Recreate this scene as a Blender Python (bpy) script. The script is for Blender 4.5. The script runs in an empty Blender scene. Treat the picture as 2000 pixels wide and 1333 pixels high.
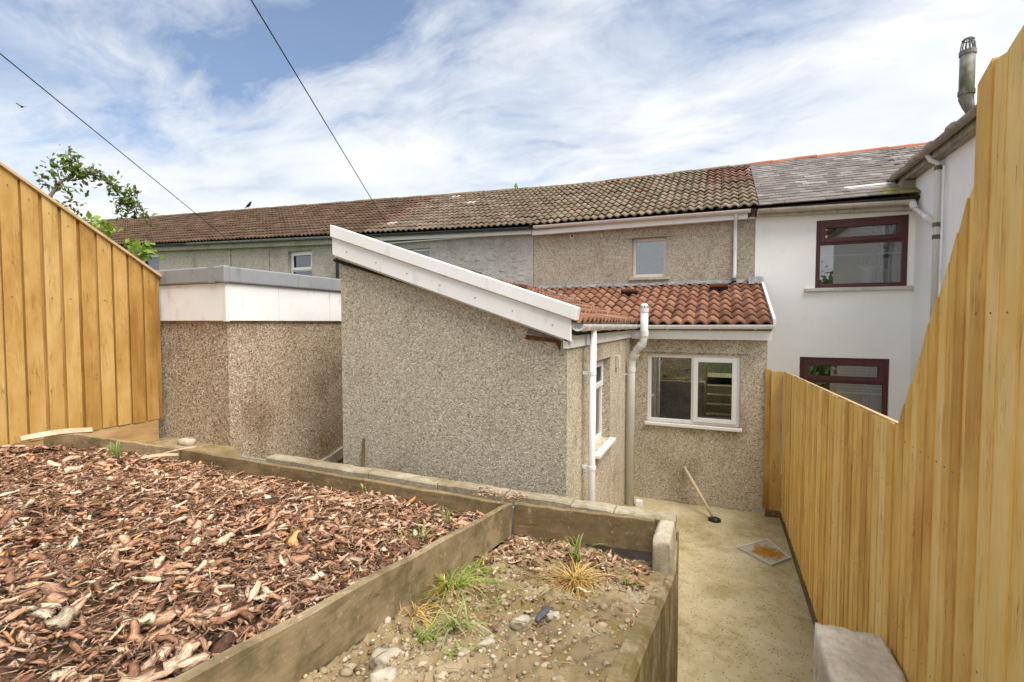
import bpy, bmesh, math, random
import numpy as np
from mathutils import Vector as V, Matrix as M
R = math.radians
rnd = random.Random(7)
rng = np.random.default_rng(7)
S = bpy.context.scene
COL = S.collection

# ------------------------------------------------------------------ camera
cam_d = bpy.data.cameras.new('camera')
cam = bpy.data.objects.new('camera', cam_d)
COL.objects.link(cam)
cam_d.sensor_width = 36.0
cam_d.lens = 933.0 / 2000.0 * 36.0
cam_d.clip_start = 0.05
cam_d.clip_end = 3000.0
cam.location = (0, 0, 2.7)
cam.rotation_euler = (R(90) - math.atan(36.5 / 933.0), 0, math.atan(400.0 / 933.0))
S.camera = cam

# ------------------------------------------------------------------ light
SUN_EL, SUN_AZ = R(59), R(110)           # azimuth clockwise from +Y
sun_d = bpy.data.lights.new('sun', 'SUN')
sun = bpy.data.objects.new('sun', sun_d)
COL.objects.link(sun)
sun_d.energy = 2.75
sun_d.angle = R(50)
sun_d.color = (1.0, 0.95, 0.87)
sd = V((math.sin(SUN_AZ) * math.cos(SUN_EL), math.cos(SUN_AZ) * math.cos(SUN_EL), math.sin(SUN_EL)))
sun.rotation_euler = sd.to_track_quat('Z', 'Y').to_euler()
sun.location = (20, -10, 30)

vs = S.view_settings
vs.view_transform = 'Standard'
vs.look = 'None'
vs.gamma = 1.0
vs.use_curve_mapping = False
vs.exposure = 1.0
S.cycles.use_adaptive_sampling = True
S.cycles.adaptive_threshold = 0.02
S.cycles.max_bounces = 6
S.cycles.diffuse_bounces = 3
S.cycles.glossy_bounces = 3
S.cycles.transmission_bounces = 4
S.cycles.transparent_max_bounces = 8


# ------------------------------------------------------------------ node helpers
class G:
    def __init__(self, nt):
        self.nt = nt
        nt.nodes.clear()

    def n(self, typ, props=None, **ins):
        nd = self.nt.nodes.new('ShaderNode' + typ)
        for k, v in (props or {}).items():
            setattr(nd, k, v)
        for k, v in ins.items():
            self.set(nd, k.replace('_', ' ') if not k[0] == '_' else int(k[1:]), v)
        return nd

    def set(self, nd, key, v):
        sock = nd.inputs[key]
        if isinstance(v, bpy.types.NodeSocket):
            self.nt.links.new(v, sock)
        elif isinstance(v, bpy.types.Node):
            self.nt.links.new(v.outputs[0], sock)
        else:
            if isinstance(v, (tuple, list)) and sock.type == 'RGBA' and len(v) == 3:
                v = (*v, 1)
            sock.default_value = v

    def math(self, op, a, b=0.0, c=0.0, clamp=False):
        return self.n('Math', dict(operation=op, use_clamp=clamp), _0=a, _1=b, _2=c).outputs[0]

    def vmath(self, op, a, b=(0, 0, 0)):
        return self.n('VectorMath', dict(operation=op), _0=a, _1=b).outputs[0]

    def noise(self, vec, scale, detail=4, rough=0.55, dist=0.0):
        detail = min(detail, 4)
        nd = self.n('TexNoise', None, Vector=vec, Scale=scale, Detail=detail, Roughness=rough, Distortion=dist)
        return nd.outputs[0]

    def vor(self, vec, scale, feature='F1', rnd_=1.0):
        nd = self.n('TexVoronoi', dict(feature=feature), Vector=vec, Scale=scale, Randomness=rnd_)
        return nd

    def ramp(self, fac, stops, interp='LINEAR'):
        nd = self.n('ValToRGB', None, Fac=fac)
        cr = nd.color_ramp
        cr.interpolation = interp
        while len(cr.elements) < len(stops):
            cr.elements.new(0.5)
        for e, (p, c) in zip(cr.elements, stops):
            e.position = p
            e.color = (*c, 1) if len(c) == 3 else c
        return nd.outputs[0]

    def mix(self, fac, a, b, mode='MIX'):
        nd = self.n('Mix', dict(data_type='RGBA', blend_type=mode))
        self.set(nd, 0, fac)
        self.set(nd, 6, a)
        self.set(nd, 7, b)
        return nd.outputs[2]

    def maprange(self, v, a, b, c=0.0, d=1.0):
        return self.n('MapRange', None, _0=v, _1=a, _2=b, _3=c, _4=d).outputs[0]

    def mapping(self, vec, scale=(1, 1, 1), rot=(0, 0, 0), loc=(0, 0, 0)):
        return self.n('Mapping', None, Vector=vec, Location=loc, Rotation=rot, Scale=scale).outputs[0]

    def bump(self, h, strength=0.3, dist=0.01):
        return self.n('Bump', None, Strength=strength, Distance=dist, Height=h).outputs[0]

    def pos(self):
        return self.n('NewGeometry').outputs['Position']

    def rand(self):
        a = self.n('ObjectInfo').outputs['Random']
        b = self.n('NewGeometry').outputs['Random Per Island']
        return self.math('FRACT', self.math('ADD', a, self.math('MULTIPLY', b, 0.97)))


def new_mat(name):
    m = bpy.data.materials.new(name)
    m.use_nodes = True
    return m, G(m.node_tree)


def finish(m, g, col, rough=0.8, bump=None, spec=0.3, metal=0.0, **kw):
    b = g.n('BsdfPrincipled')
    g.set(b, 'Base Color', col)
    g.set(b, 'Roughness', rough)
    g.set(b, 'Metallic', metal)
    g.set(b, 'Specular IOR Level', spec)
    if bump is not None:
        g.set(b, 'Normal', bump)
    for k, v in kw.items():
        g.set(b, k.replace('_', ' '), v)
    o = g.n('OutputMaterial', None, Surface=b)
    return m


# ------------------------------------------------------------------ world: blue sky behind broken streaky cloud
W = bpy.data.worlds.new('World')
S.world = W
W.use_nodes = True
g = G(W.node_tree)
sky = g.n('TexSky', dict(sky_type='NISHITA', sun_disc=False, sun_elevation=SUN_EL, sun_rotation=SUN_AZ,
                         altitude=200.0, air_density=1.0, dust_density=0.3, ozone_density=2.0))
dirv = g.n('TexCoord').outputs['Generated']
sep = g.n('SeparateXYZ', None, Vector=dirv)
dz = g.math('ADD', g.math('MAXIMUM', sep.outputs[2], 0.0), 0.22)
pl = g.n('CombineXYZ', None, X=g.math('DIVIDE', sep.outputs[0], dz), Y=g.math('DIVIDE', sep.outputs[1], dz), Z=0.0).outputs[0]
warp = g.n('TexNoise', None, Vector=pl, Scale=1.6, Detail=2.0).outputs['Color']
wsc = g.n('VectorMath', dict(operation='SCALE'), _0=g.vmath('SUBTRACT', warp, (0.5, 0.5, 0.5)))
wsc.inputs['Scale'].default_value = 0.45
plw = g.vmath('ADD', pl, wsc.outputs[0])


def cn(vec, scale, detail, rough):
    return g.n('TexNoise', None, Vector=vec, Scale=scale, Detail=detail, Roughness=rough).outputs[0]


big = cn(g.mapping(pl, (0.5, 0.75, 1), (0, 0, R(-20)), (6.3, 2.9, 0)), 1.0, 1.0, 0.5)
streak = cn(g.mapping(plw, (0.7, 1.7, 1), (0, 0, R(-45)), (2.1, 5.1, 0)), 2.0, 6.0, 0.66)
puff = cn(g.mapping(plw, (1, 1, 1), (0, 0, 0), (5, 3, 0)), 3.0, 5.0, 0.6)
cov = g.math('ADD', g.math('ADD', g.math('MULTIPLY', big, 1.35), g.math('MULTIPLY', streak, 0.62)), g.math('MULTIPLY', puff, 0.42))
cov = g.math('ADD', cov, g.maprange(sep.outputs[2], 0.02, 0.55, 0.47, 0.18))
cov = g.math('ADD', cov, g.math('MULTIPLY', sep.outputs[0], 0.10))   # the cover thickens toward the sun's side
cloud = g.ramp(g.maprange(cov, 1.13, 1.42), [(0, (0.09, 0.09, 0.09)), (0.5, (0.64, 0.64, 0.64)), (1, (1, 1, 1))])
shade = cn(g.mapping(plw, (0.9, 1.2, 1), (0, 0, R(15)), (1.4, 4.9, 0)), 1.7, 4.0, 0.55)
ccol = g.ramp(shade, [(0.30, (0.45, 0.52, 0.62)), (0.46, (0.64, 0.68, 0.73)), (0.60, (0.74, 0.75, 0.76))])
bg1 = g.n('Background', None, Color=sky, Strength=0.085)
bg2 = g.n('Background', None, Color=ccol, Strength=0.69)
mx = g.n('MixShader', None, _0=cloud, _1=bg1, _2=bg2)
g.n('OutputWorld', None, Surface=mx)


# ------------------------------------------------------------------ materials
def m_plain(name, col, rough=0.5, spec=0.4, var=0.06, scale=3.0, dirt=None, metal=0.0, bump=0.0):
    m, g = new_mat(name)
    p = g.pos()
    n = g.noise(p, scale, 5)
    c = g.mix(g.maprange(n, 0.3, 0.7), tuple(x * (1 - var) for x in col), tuple(min(1, x * (1 + var)) for x in col))
    if dirt:
        dn = g.noise(g.mapping(p, (3, 3, 1.2)), 2.6, 7, 0.65)
        c = g.mix(g.maprange(dn, dirt[1], dirt[1] + 0.22, 0, dirt[2]), c, dirt[0])
    b = g.bump(g.noise(p, 60, 3), bump, 0.004) if bump else None
    return finish(m, g, c, rough, b, spec, metal)


def m_pebble(name, stops, dirt, dirt_amt, scale=58, seed=0.0, dthr=0.5):
    m, g = new_mat(name)
    p = g.pos()
    ps = g.vmath('ADD', p, (seed, seed * 1.3, seed * 0.7))
    v = g.vor(ps, scale)
    r = g.n('SeparateColor', None, Color=v.outputs['Color']).outputs[0]
    c = g.ramp(r, stops, 'CONSTANT')
    big = g.noise(ps, 1.1, 6, 0.6)
    fine = g.noise(g.mapping(ps, (1, 1, 0.45)), 3.0, 6, 0.65)
    d = g.math('ADD', g.math('MULTIPLY', big, 0.55), g.math('MULTIPLY', fine, 0.45))
    c = g.mix(g.maprange(d, dthr, dthr + 0.2, 0, dirt_amt), c, dirt, 'MULTIPLY')
    h = g.math('SUBTRACT', 1.0, v.outputs['Distance'])
    return finish(m, g, c, 0.92, g.bump(h, 0.5, 0.010), 0.2)


PB_BEIGE = m_pebble('pebbledash_beige', [(0, (0.28, 0.24, 0.18)), (0.12, (0.410, 0.360, 0.270)), (0.38, (0.490, 0.439, 0.342)), (0.66, (0.560, 0.514, 0.418)), (0.86, (0.440, 0.380, 0.276)), (0.94, (0.679, 0.644, 0.556))],
                    (0.600, 0.549, 0.459), 0.8, 78, 0, 0.50)
PB_WIN = m_pebble('pebbledash_tan', [(0, (0.255, 0.204, 0.146)), (0.10, (0.459, 0.392, 0.291)), (0.36, (0.551, 0.484, 0.375)), (0.62, (0.622, 0.561, 0.448)), (0.84, (0.500, 0.408, 0.287)), (0.93, (0.734, 0.683, 0.588))],
                  (0.510, 0.448, 0.365), 0.9, 78, 7.3, 0.49)
PB_SHED = m_pebble('pebbledash_brown', [(0, (0.169, 0.120, 0.077)), (0.16, (0.359, 0.270, 0.183)), (0.42, (0.459, 0.356, 0.248)), (0.62, (0.539, 0.439, 0.325)), (0.80, (0.399, 0.274, 0.174)), (0.9, (0.699, 0.615, 0.494))],
                   (0.559, 0.462, 0.348), 0.85, 84, 3.1, 0.49)
PB_CREAM = m_pebble('pebbledash_cream', [(0, (0.316, 0.267, 0.198)), (0.18, (0.421, 0.368, 0.288)), (0.5, (0.473, 0.420, 0.334)), (0.8, (0.395, 0.337, 0.252)), (0.92, (0.536, 0.494, 0.414))],
                    (0.579, 0.516, 0.414), 0.7, 50, 5.2, 0.50)
PB_GREEN = m_pebble('pebbledash_greygreen', [(0, (0.358, 0.323, 0.264)), (0.25, (0.447, 0.408, 0.341)), (0.6, (0.492, 0.452, 0.383)), (0.9, (0.554, 0.516, 0.447))],
                    (0.591, 0.516, 0.409), 0.75, 40, 1.2, 0.5)
WHITE_REND = m_plain('white_render', (0.920, 0.913, 0.890), 0.85, 0.2, 0.03, 1.6, ((0.668, 0.634, 0.590), 0.60, 0.35), bump=0.3)
UPVC = m_plain('white_upvc', (.87, .865, .86), 0.4, 0.45, 0.04, 1.5, ((.50, .46, .34), 0.56, 0.55))
UPVC_CLEAN = m_plain('white_upvc_frame', (.82, .81, .79), 0.3, 0.5, 0.02, 2.0, ((.62, .56, .47), 0.64, 0.4))
UPVC_WARM = m_plain('pinkish_upvc', (.72, .66, .615), 0.35, 0.5, 0.05, 2.0, ((.46, .37, .28), 0.55, 0.5))
PIPE_GREY = m_plain('grey_upvc', (.70, .70, .685), 0.35, 0.5, 0.04, 2.0, ((.46, .41, .32), 0.62, 0.5))
GUT_DARK = m_plain('dark_iron', (.05, .06, .07), 0.4, 0.5, 0.2, 6.0)
GUT_BROWN = m_plain('weathered_gutter', (.30, .255, .20), 0.5, 0.4, 0.2, 5.0, ((.11, .095, .06), 0.5, 0.8))
GUT_BEIGE = m_plain('mossy_cream_gutter', (.50, .455, .375), 0.5, 0.4, 0.12, 4.0, ((.20, .175, .11), 0.52, 0.75))
LEADGREY = m_plain('grey_trim', (.29, .30, .315), 0.4, 0.5, 0.08, 2.0, ((.17, .165, .15), 0.55, 0.6))
LEAD = m_plain('lead_flashing', (.27, .285, .30), 0.65, 0.4, 0.2, 8.0, ((.15, .14, .11), 0.5, 0.7))
DECK = m_plain('roof_felt', (.035, .03, .026), 0.95, 0.1, 0.2, 6.0)
MAHOG = m_plain('mahogany_upvc', (.085, .020, .022), 0.38, 0.5, 0.15, 4.0)
RUST = m_plain('rust', (.15, .055, .025), 0.9, 0.2, 0.4, 22.0)
FLUE = m_plain('mossy_metal_flue', (.26, .25, .23), 0.6, 0.4, 0.2, 4.0, ((.085, .075, .025), 0.40, 0.95))
WIRE = m_plain('black_cable', (.03, .03, .035), 0.6, 0.3)
BLACK = m_plain('black_rubber', (.012, .013, .018), 0.5, 0.4)
BIRD = m_plain('dark_feathers', (.018, .018, .022), 0.6, 0.3)
CONC_BLOCK = m_plain('concrete_block', (.25, .245, .235), 0.95, 0.1, 0.25, 8.0, ((.11, .105, .09), 0.5, 0.5), bump=0.5)
MORTAR = m_plain('mortar', (.34, .32, .29), 0.95, 0.1, 0.15, 9.0, bump=0.5)
CURTAIN = m_plain('grey_curtain', (.40, .41, .45), 0.9, 0.1)
CERAMIC = m_plain('white_ceramic', (.78, .74, .68), 0.3, 0.5)
PETAL = m_plain('white_petals', (.75, .78, .62), 0.8, 0.2)
PINK = m_plain('pink_ceramic', (.72, .56, .49), 0.4, 0.5)
ROOM = m_plain('dim_plaster', (.30, .30, .29), 0.9, 0.1)
HANDLE = m_plain('pale_wood_handle', (.60, .49, .33), 0.6, 0.3, 0.15, 12.0)
PALE_STONE = m_plain('pale_stone', (.46, .40, .31), 0.9, 0.2, 0.3, 14.0, ((.24, .20, .14), 0.5, 0.5), bump=0.6)
SILL = m_plain('stone_sill', (.58, .55, .48), 0.8, 0.2, 0.08, 6.0, ((.35, .32, .24), 0.55, 0.6))

m, g = new_mat('window_glass')
fr = g.n('Fresnel', None, IOR=2.45)
gl = g.n('BsdfGlossy', None, Color=(0.96, 0.98, 1.0), Roughness=0.004)
tr = g.n('BsdfTransparent', None, Color=(0.86, 0.90, 0.89))
g.n('OutputMaterial', None, Surface=g.n('MixShader', None, _0=fr, _1=tr, _2=gl))
GLASS = m


def m_wood(name, cols, knot, axis='Z', moss=None, rough=0.75, gscale=1.0, soft=1.0):
    """sawn timber, grain along one world axis; every board its own tone"""
    m, g = new_mat(name)
    p = g.pos()
    r = g.rand()
    off = g.n('CombineXYZ', None, X=g.math('MULTIPLY', r, 17.0), Y=g.math('MULTIPLY', r, 31.0), Z=g.math('MULTIPLY', r, 23.0)).outputs[0]
    q = g.vmath('ADD', p, off)
    sc = {'Z': (30, 30, 2.2), 'X': (2.2, 30, 30), 'Y': (30, 2.2, 30)}[axis]
    kc = {'Z': (9, 9, 2.6), 'X': (2.6, 9, 9), 'Y': (9, 2.6, 9)}[axis]
    bn = g.noise(g.mapping(q, tuple(x * 0.12 for x in sc)), 1.0, 3)
    fine = g.noise(g.mapping(q, sc), gscale, 7, 0.65, 0.6)
    broad = g.noise(g.mapping(q, {'Z': (3.5, 3.5, 1.6), 'X': (1.6, 3.5, 3.5), 'Y': (3.5, 1.6, 3.5)}[axis]), 1.0, 4, 0.6)
    t = g.math('ADD', g.math('ADD', g.math('MULTIPLY', g.math('SUBTRACT', fine, 0.5), 0.30 * soft), g.math('ADD', g.math('MULTIPLY', g.math('SUBTRACT', bn, 0.5), 0.28 * soft), 0.29)), g.math('MULTIPLY', r, 0.42))
    t = g.math('ADD', t, g.math('MULTIPLY', g.math('SUBTRACT', broad, 0.5), 0.95))
    c = g.ramp(t, [(0.25, cols[0]), (0.5, cols[1]), (0.78, cols[2])])
    kn = g.vor(g.mapping(g.vmath('ADD', q, g.n('CombineXYZ', None, X=fine, Y=fine, Z=0.0).outputs[0]), kc), 0.75)
    kd = kn.outputs['Distance']
    halo = g.math('MULTIPLY', g.maprange(kd, 0.10, 0.42, 1.0, 0.0), g.maprange(fine, 0.35, 0.6, 0.3, 1.0))
    c = g.mix(g.math('MULTIPLY', halo, 0.55), c, knot)
    c = g.mix(g.maprange(kd, 0.05, 0.11, 0.95, 0.0), c, tuple(x * 0.55 for x in knot))
    pale = g.noise(g.mapping(q, tuple(x * 0.3 for x in sc)), 1.0, 3, 0.6)
    c = g.mix(g.maprange(pale, 0.60, 0.72, 0, 0.25), c, tuple(min(1.0, x * 1.08) for x in cols[2]))
    if moss:
        mn = g.noise(p, 5.0, 7, 0.7)
        c = g.mix(g.maprange(mn, 0.46, 0.62, 0, 0.75), c, moss[0])
        mn2 = g.noise(p, 26.0, 6, 0.7)
        c = g.mix(g.maprange(mn2, 0.60, 0.70, 0, 0.7), c, moss[1])
    h = g.math('ADD', fine, g.math('MULTIPLY', kd, 0.3))
    return finish(m, g, c, rough, g.bump(h, 0.35, 0.006), 0.25)


FENCE = m_wood('new_fence_timber', ((0.325, 0.169, 0.038), (0.505, 0.296, 0.085), (0.632, 0.424, 0.166)), (0.235, 0.096, 0.019))
FENCE_R = m_wood('fence_timber_shade_lift', ((.57, .32, .075), (.80, .52, .150), (.89, .655, .27)), (.36, .165, .045), soft=0.55)  # same timber as FENCE, colour lightened to make up for shade on this side
FENCE_EDGE = m_wood('sawn_capping', ((.36, .21, .09), (.52, .34, .16), (.62, .44, .24)), (.26, .14, .06), 'Y')
OLDW = m_wood('old_grey_timber', ((0.131, 0.087, 0.045), (0.247, 0.175, 0.094), (0.388, 0.287, 0.168)), (0.073, 0.047, 0.025), 'X', ((0.137, 0.108, 0.045), (0.483, 0.377, 0.230)))
OLDW_Y = m_wood('old_grey_timber_long', ((0.108, 0.076, 0.042), (0.210, 0.154, 0.086), (0.338, 0.258, 0.152)), (0.061, 0.041, 0.022), 'Y', ((0.118, 0.097, 0.044), (0.492, 0.386, 0.240)))


def m_tile(name, cols, moss, mthr=0.52, mamt=0.7, spots=None, rough=0.85):
    m, g = new_mat(name)
    p = g.pos()
    r = g.rand()
    c = g.ramp(r, cols)
    n = g.noise(p, 9.0, 6, 0.65)
    c = g.mix(g.maprange(n, 0.35, 0.7, 0.0, 0.45), c, g.mix(1.0, c, (.55, .5, .45), 'MULTIPLY'))
    mo = g.noise(p, 3.1, 8, 0.7)
    c = g.mix(g.maprange(mo, mthr, mthr + 0.16, 0, mamt), c, moss)
    if spots:
        sp = g.noise(p, 17.0, 5, 0.7)
        c = g.mix(g.maprange(sp, spots[1], spots[1] + 0.06, 0, 0.8), c, spots[0])
    return finish(m, g, c, rough, g.bump(g.noise(p, 70, 4), 0.3, 0.005), 0.25)


TILE_EXT = m_tile('terracotta_pantile', [(0, (0.185, 0.086, 0.052)), (0.45, (0.252, 0.119, 0.071)), (0.92, (0.312, 0.158, 0.101)), (1, (0.370, 0.216, 0.142))], (0.107, 0.061, 0.040), 0.52, 0.65, ((0.386, 0.259, 0.173), 0.64))
TILE_CREAM = m_tile('lichen_grey_tile', [(0, (0.172, 0.131, 0.090)), (0.6, (0.237, 0.185, 0.129)), (0.95, (0.292, 0.237, 0.172)), (1, (0.224, 0.133, 0.090))], (0.129, 0.099, 0.058), 0.52, 0.7, ((0.447, 0.396, 0.301), 0.62))
TILE_RED = m_tile('weathered_red_tile', [(0, (0.149, 0.077, 0.054)), (0.6, (0.203, 0.108, 0.079)), (1, (0.279, 0.171, 0.126))], (0.126, 0.072, 0.045), 0.5, 0.6, ((0.432, 0.333, 0.252), 0.62))
TILE_STONE = m_tile('lichen_brown_tile', [(0, (0.156, 0.113, 0.079)), (0.6, (0.205, 0.156, 0.111)), (1, (0.254, 0.201, 0.148))], (0.115, 0.086, 0.053), 0.52, 0.7, ((0.394, 0.344, 0.279), 0.64))
TILE_BROWN = m_tile('brown_concrete_tile', [(0, (0.092, 0.054, 0.034)), (0.5, (0.122, 0.073, 0.046)), (1, (0.162, 0.103, 0.068))], (0.065, 0.046, 0.028), 0.52, 0.7, ((0.227, 0.167, 0.110), 0.64))
SLATE = m_tile('weathered_slate', [(0, (0.139, 0.117, 0.107)), (0.45, (0.187, 0.162, 0.151)), (0.85, (0.228, 0.204, 0.192)), (1, (0.313, 0.299, 0.286))], (0.136, 0.105, 0.088), 0.5, 0.5, ((0.299, 0.286, 0.265), 0.66), 0.8)
SLATE_MOSS = m_tile('mossy_slate', [(0, (.26, .21, .08)), (1, (.36, .30, .14))], (.20, .19, .045), 0.45, 0.7)
RIDGE_RED = m_tile('red_clay_ridge', [(0, (.36, .105, .055)), (1, (.47, .19, .11))], (.18, .10, .06), 0.55, 0.6)
RIDGE_MOSS = m_tile('mossy_ridge', [(0, (.14, .10, .055)), (1, (.24, .18, .11))], (.09, .085, .025), 0.44, 0.85)

# concrete yard
m, g = new_mat('yard_concrete')
p = g.pos()
n1 = g.noise(p, 1.3, 6, 0.6)
n2 = g.noise(p, 7.0, 6, 0.65)
c = g.ramp(n1, [(0.32, (.34, .275, .145)), (0.5, (.47, .39, .225)), (0.68, (.59, .515, .35))])
c = g.mix(g.maprange(n2, 0.4, 0.62, 0, 0.5), c, (.62, .53, .33))
mossn = g.noise(g.mapping(p, (1, 1, 1), (0, 0, 0), (4.2, 0.5, 0)), 1.7, 8, 0.62)
c = g.mix(g.maprange(mossn, 0.54, 0.66, 0, 0.55), c, (.31, .26, .11))
sp = g.vor(p, 46)
spr = g.n('SeparateColor', None, Color=sp.outputs['Color']).outputs[0]
spk = g.math('MULTIPLY', g.math('GREATER_THAN', spr, 0.80), g.maprange(sp.outputs['Distance'], 0.22, 0.42, 1, 0))
c = g.mix(g.math('MULTIPLY', spk, 0.75), c, (.085, .07, .045))
spk2 = g.math('MULTIPLY', g.math('LESS_THAN', spr, 0.10), g.maprange(sp.outputs['Distance'], 0.2, 0.4, 1, 0))
c = g.mix(g.math('MULTIPLY', spk2, 0.6), c, (.62, .57, .48))
cw = g.vmath('ADD', p, g.n('VectorMath', dict(operation='SCALE'), _0=g.n('TexNoise', None, Vector=p, Scale=3.0, Detail=3.0).outputs['Color'], Scale=0.35).outputs[0])
ck = g.n('TexVoronoi', dict(feature='DISTANCE_TO_EDGE'), Vector=cw, Scale=0.55).outputs['Distance']
c = g.mix(g.maprange(ck, 0.001, 0.004, 0.28, 0.0), c, (.20, .17, .08))
YARD = finish(m, g, c, 0.9, g.bump(g.math('ADD', n2, g.math('MULTIPLY', sp.outputs['Distance'], 0.4)), 0.4, 0.008), 0.2)


def m_cement(name, a, b, c_, moss, mthr, streak=False):
    m, g = new_mat(name)
    p = g.pos()
    q = g.mapping(p, (2.6, 2.6, 0.9)) if streak else p
    n1 = g.noise(q, 2.2, 7, 0.65)
    n2 = g.noise(p, 24.0, 6, 0.7)
    c = g.ramp(n1, [(0.3, a), (0.5, b), (0.7, c_)])
    c = g.mix(g.maprange(n2, 0.45, 0.7, 0, 0.5), c, tuple(x * 0.45 for x in b))
    mo = g.noise(g.vmath('ADD', p, (3.3, 1.1, 8.0)), 3.4, 8, 0.68)
    c = g.mix(g.maprange(mo, mthr, mthr + 0.13, 0, 0.8), c, moss)
    return finish(m, g, c, 0.95, g.bump(g.math('ADD', n2, n1), 0.8, 0.012), 0.15)


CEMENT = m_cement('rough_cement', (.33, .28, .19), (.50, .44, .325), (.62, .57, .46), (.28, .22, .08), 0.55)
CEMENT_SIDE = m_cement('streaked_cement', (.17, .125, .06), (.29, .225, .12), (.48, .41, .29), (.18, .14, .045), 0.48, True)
COPING = m_cement('weathered_coping', (0.251, 0.201, 0.133), (0.365, 0.308, 0.213), (0.456, 0.400, 0.294), (0.190, 0.149, 0.068), 0.57)
BLOCK_TOP = m_cement('pale_gritty_concrete', (.60, .50, .37), (.76, .67, .53), (.86, .79, .67), (.50, .38, .22), 0.60)
SOIL = m_cement('stony_soil', (0.168, 0.116, 0.059), (0.311, 0.236, 0.134), (0.437, 0.352, 0.223), (0.210, 0.148, 0.045), 0.5)
STONEWALL = m_cement('painted_rubble', (.36, .335, .305), (.49, .465, .43), (.58, .56, .525), (.36, .30, .21), 0.60)
EARTH = m_cement('dark_mulch_base', (0.075, 0.048, 0.030), (0.128, 0.083, 0.051), (0.195, 0.128, 0.083), (0.075, 0.053, 0.030), 0.5)
GRASSY = m_cement('rough_grass_ground', (.06, .075, .025), (.09, .11, .035), (.14, .13, .06), (.05, .07, .02), 0.5)


def m_attr(name, rough=0.85, fibre=True):
    """colour of every chip, blade or leaf from its own colour attribute"""
    m, g = new_mat(name)
    a = g.n('Attribute', dict(attribute_name='tone')).outputs['Color']
    p = g.pos()
    c = a
    b = None
    if fibre:
        gr = g.n('Attribute', dict(attribute_name='grain')).outputs['Vector']
        n = g.noise(g.mapping(gr, (420, 42, 60)), 1.0, 4, 0.7)
        n2 = g.noise(p, 22, 3, 0.6)
        c = g.mix(g.maprange(n, 0.42, 0.60, 0, 0.9), a, g.mix(1.0, a, (.36, .28, .23), 'MULTIPLY'))
        c = g.mix(g.maprange(n2, 0.52, 0.66, 0, 0.5), c, g.mix(1.0, a, (1.5, 1.45, 1.4), 'MULTIPLY'))
        b = g.bump(n, 0.9, 0.008)
    return finish(m, g, c, rough, b, 0.2)


BARK = m_attr('bark_chips')
PEBBLES = m_attr('pebbles', fibre=False)
m, g = new_mat('leaves')
a = g.n('Attribute', dict(attribute_name='tone')).outputs['Color']
d1 = g.n('BsdfPrincipled', None, Base_Color=a, Roughness=0.55)
t1 = g.n('BsdfTranslucent', None, Color=g.mix(1.0, a, (1.3, 1.5, 0.7), 'MULTIPLY'))
g.n('OutputMaterial', None, Surface=g.n('MixShader', None, _0=0.35, _1=d1, _2=t1))
LEAF = m

m, g = new_mat('drain_cover_steel')
p = g.pos()
dx = g.vmath('SUBTRACT', p, (0.58, 6.22, 0.0))
ln = g.n('VectorMath', dict(operation='LENGTH'), _0=dx).outputs['Value']
n = g.noise(p, 9.0, 7, 0.7)
ru = g.maprange(g.math('ADD', ln, g.math('MULTIPLY', g.math('SUBTRACT', n, 0.5), 0.45)), 0.13, 0.19, 1, 0)
c = g.mix(g.maprange(n, 0.4, 0.65), (.42, .44, .42), (.50, .46, .34))
rc = g.ramp(g.noise(p, 30, 5, 0.7), [(0.35, (.26, .10, .015)), (0.6, (.48, .26, .03))])
c = g.mix(ru, c, rc)
DRAIN = finish(m, g, c, 0.6, g.bump(n, 0.4, 0.005), 0.4, 0.0)

# ------------------------------------------------------------------ object helpers
WM = {}


def par(o, p):
    if p is not None:
        o.parent = p
        o.matrix_parent_inverse = WM.get(p.name, M()).inverted()


def link(name, me, mat=None, parent=None, mw=None):
    o = bpy.data.objects.new(name, me)
    COL.objects.link(o)
    if mat is not None and me is not None and not me.materials:
        me.materials.append(mat)
    par(o, parent)
    if mw is not None:
        o.matrix_basis = mw
        WM[o.name] = mw.copy()
    return o


def tag(o, label=None, cat=None, group=None, kind=None):
    if label:
        o['label'] = label
    if cat:
        o['category'] = cat
    if group:
        o['group'] = group
    if kind:
        o['kind'] = kind
    return o


def thing(name, loc, label, cat, group=None):
    o = bpy.data.objects.new(name, None)
    COL.objects.link(o)
    o.empty_display_size = 0.1
    o.matrix_basis = M.Translation(V(loc))
    WM[o.name] = M.Translation(V(loc))
    return tag(o, label, cat, group)


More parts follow.
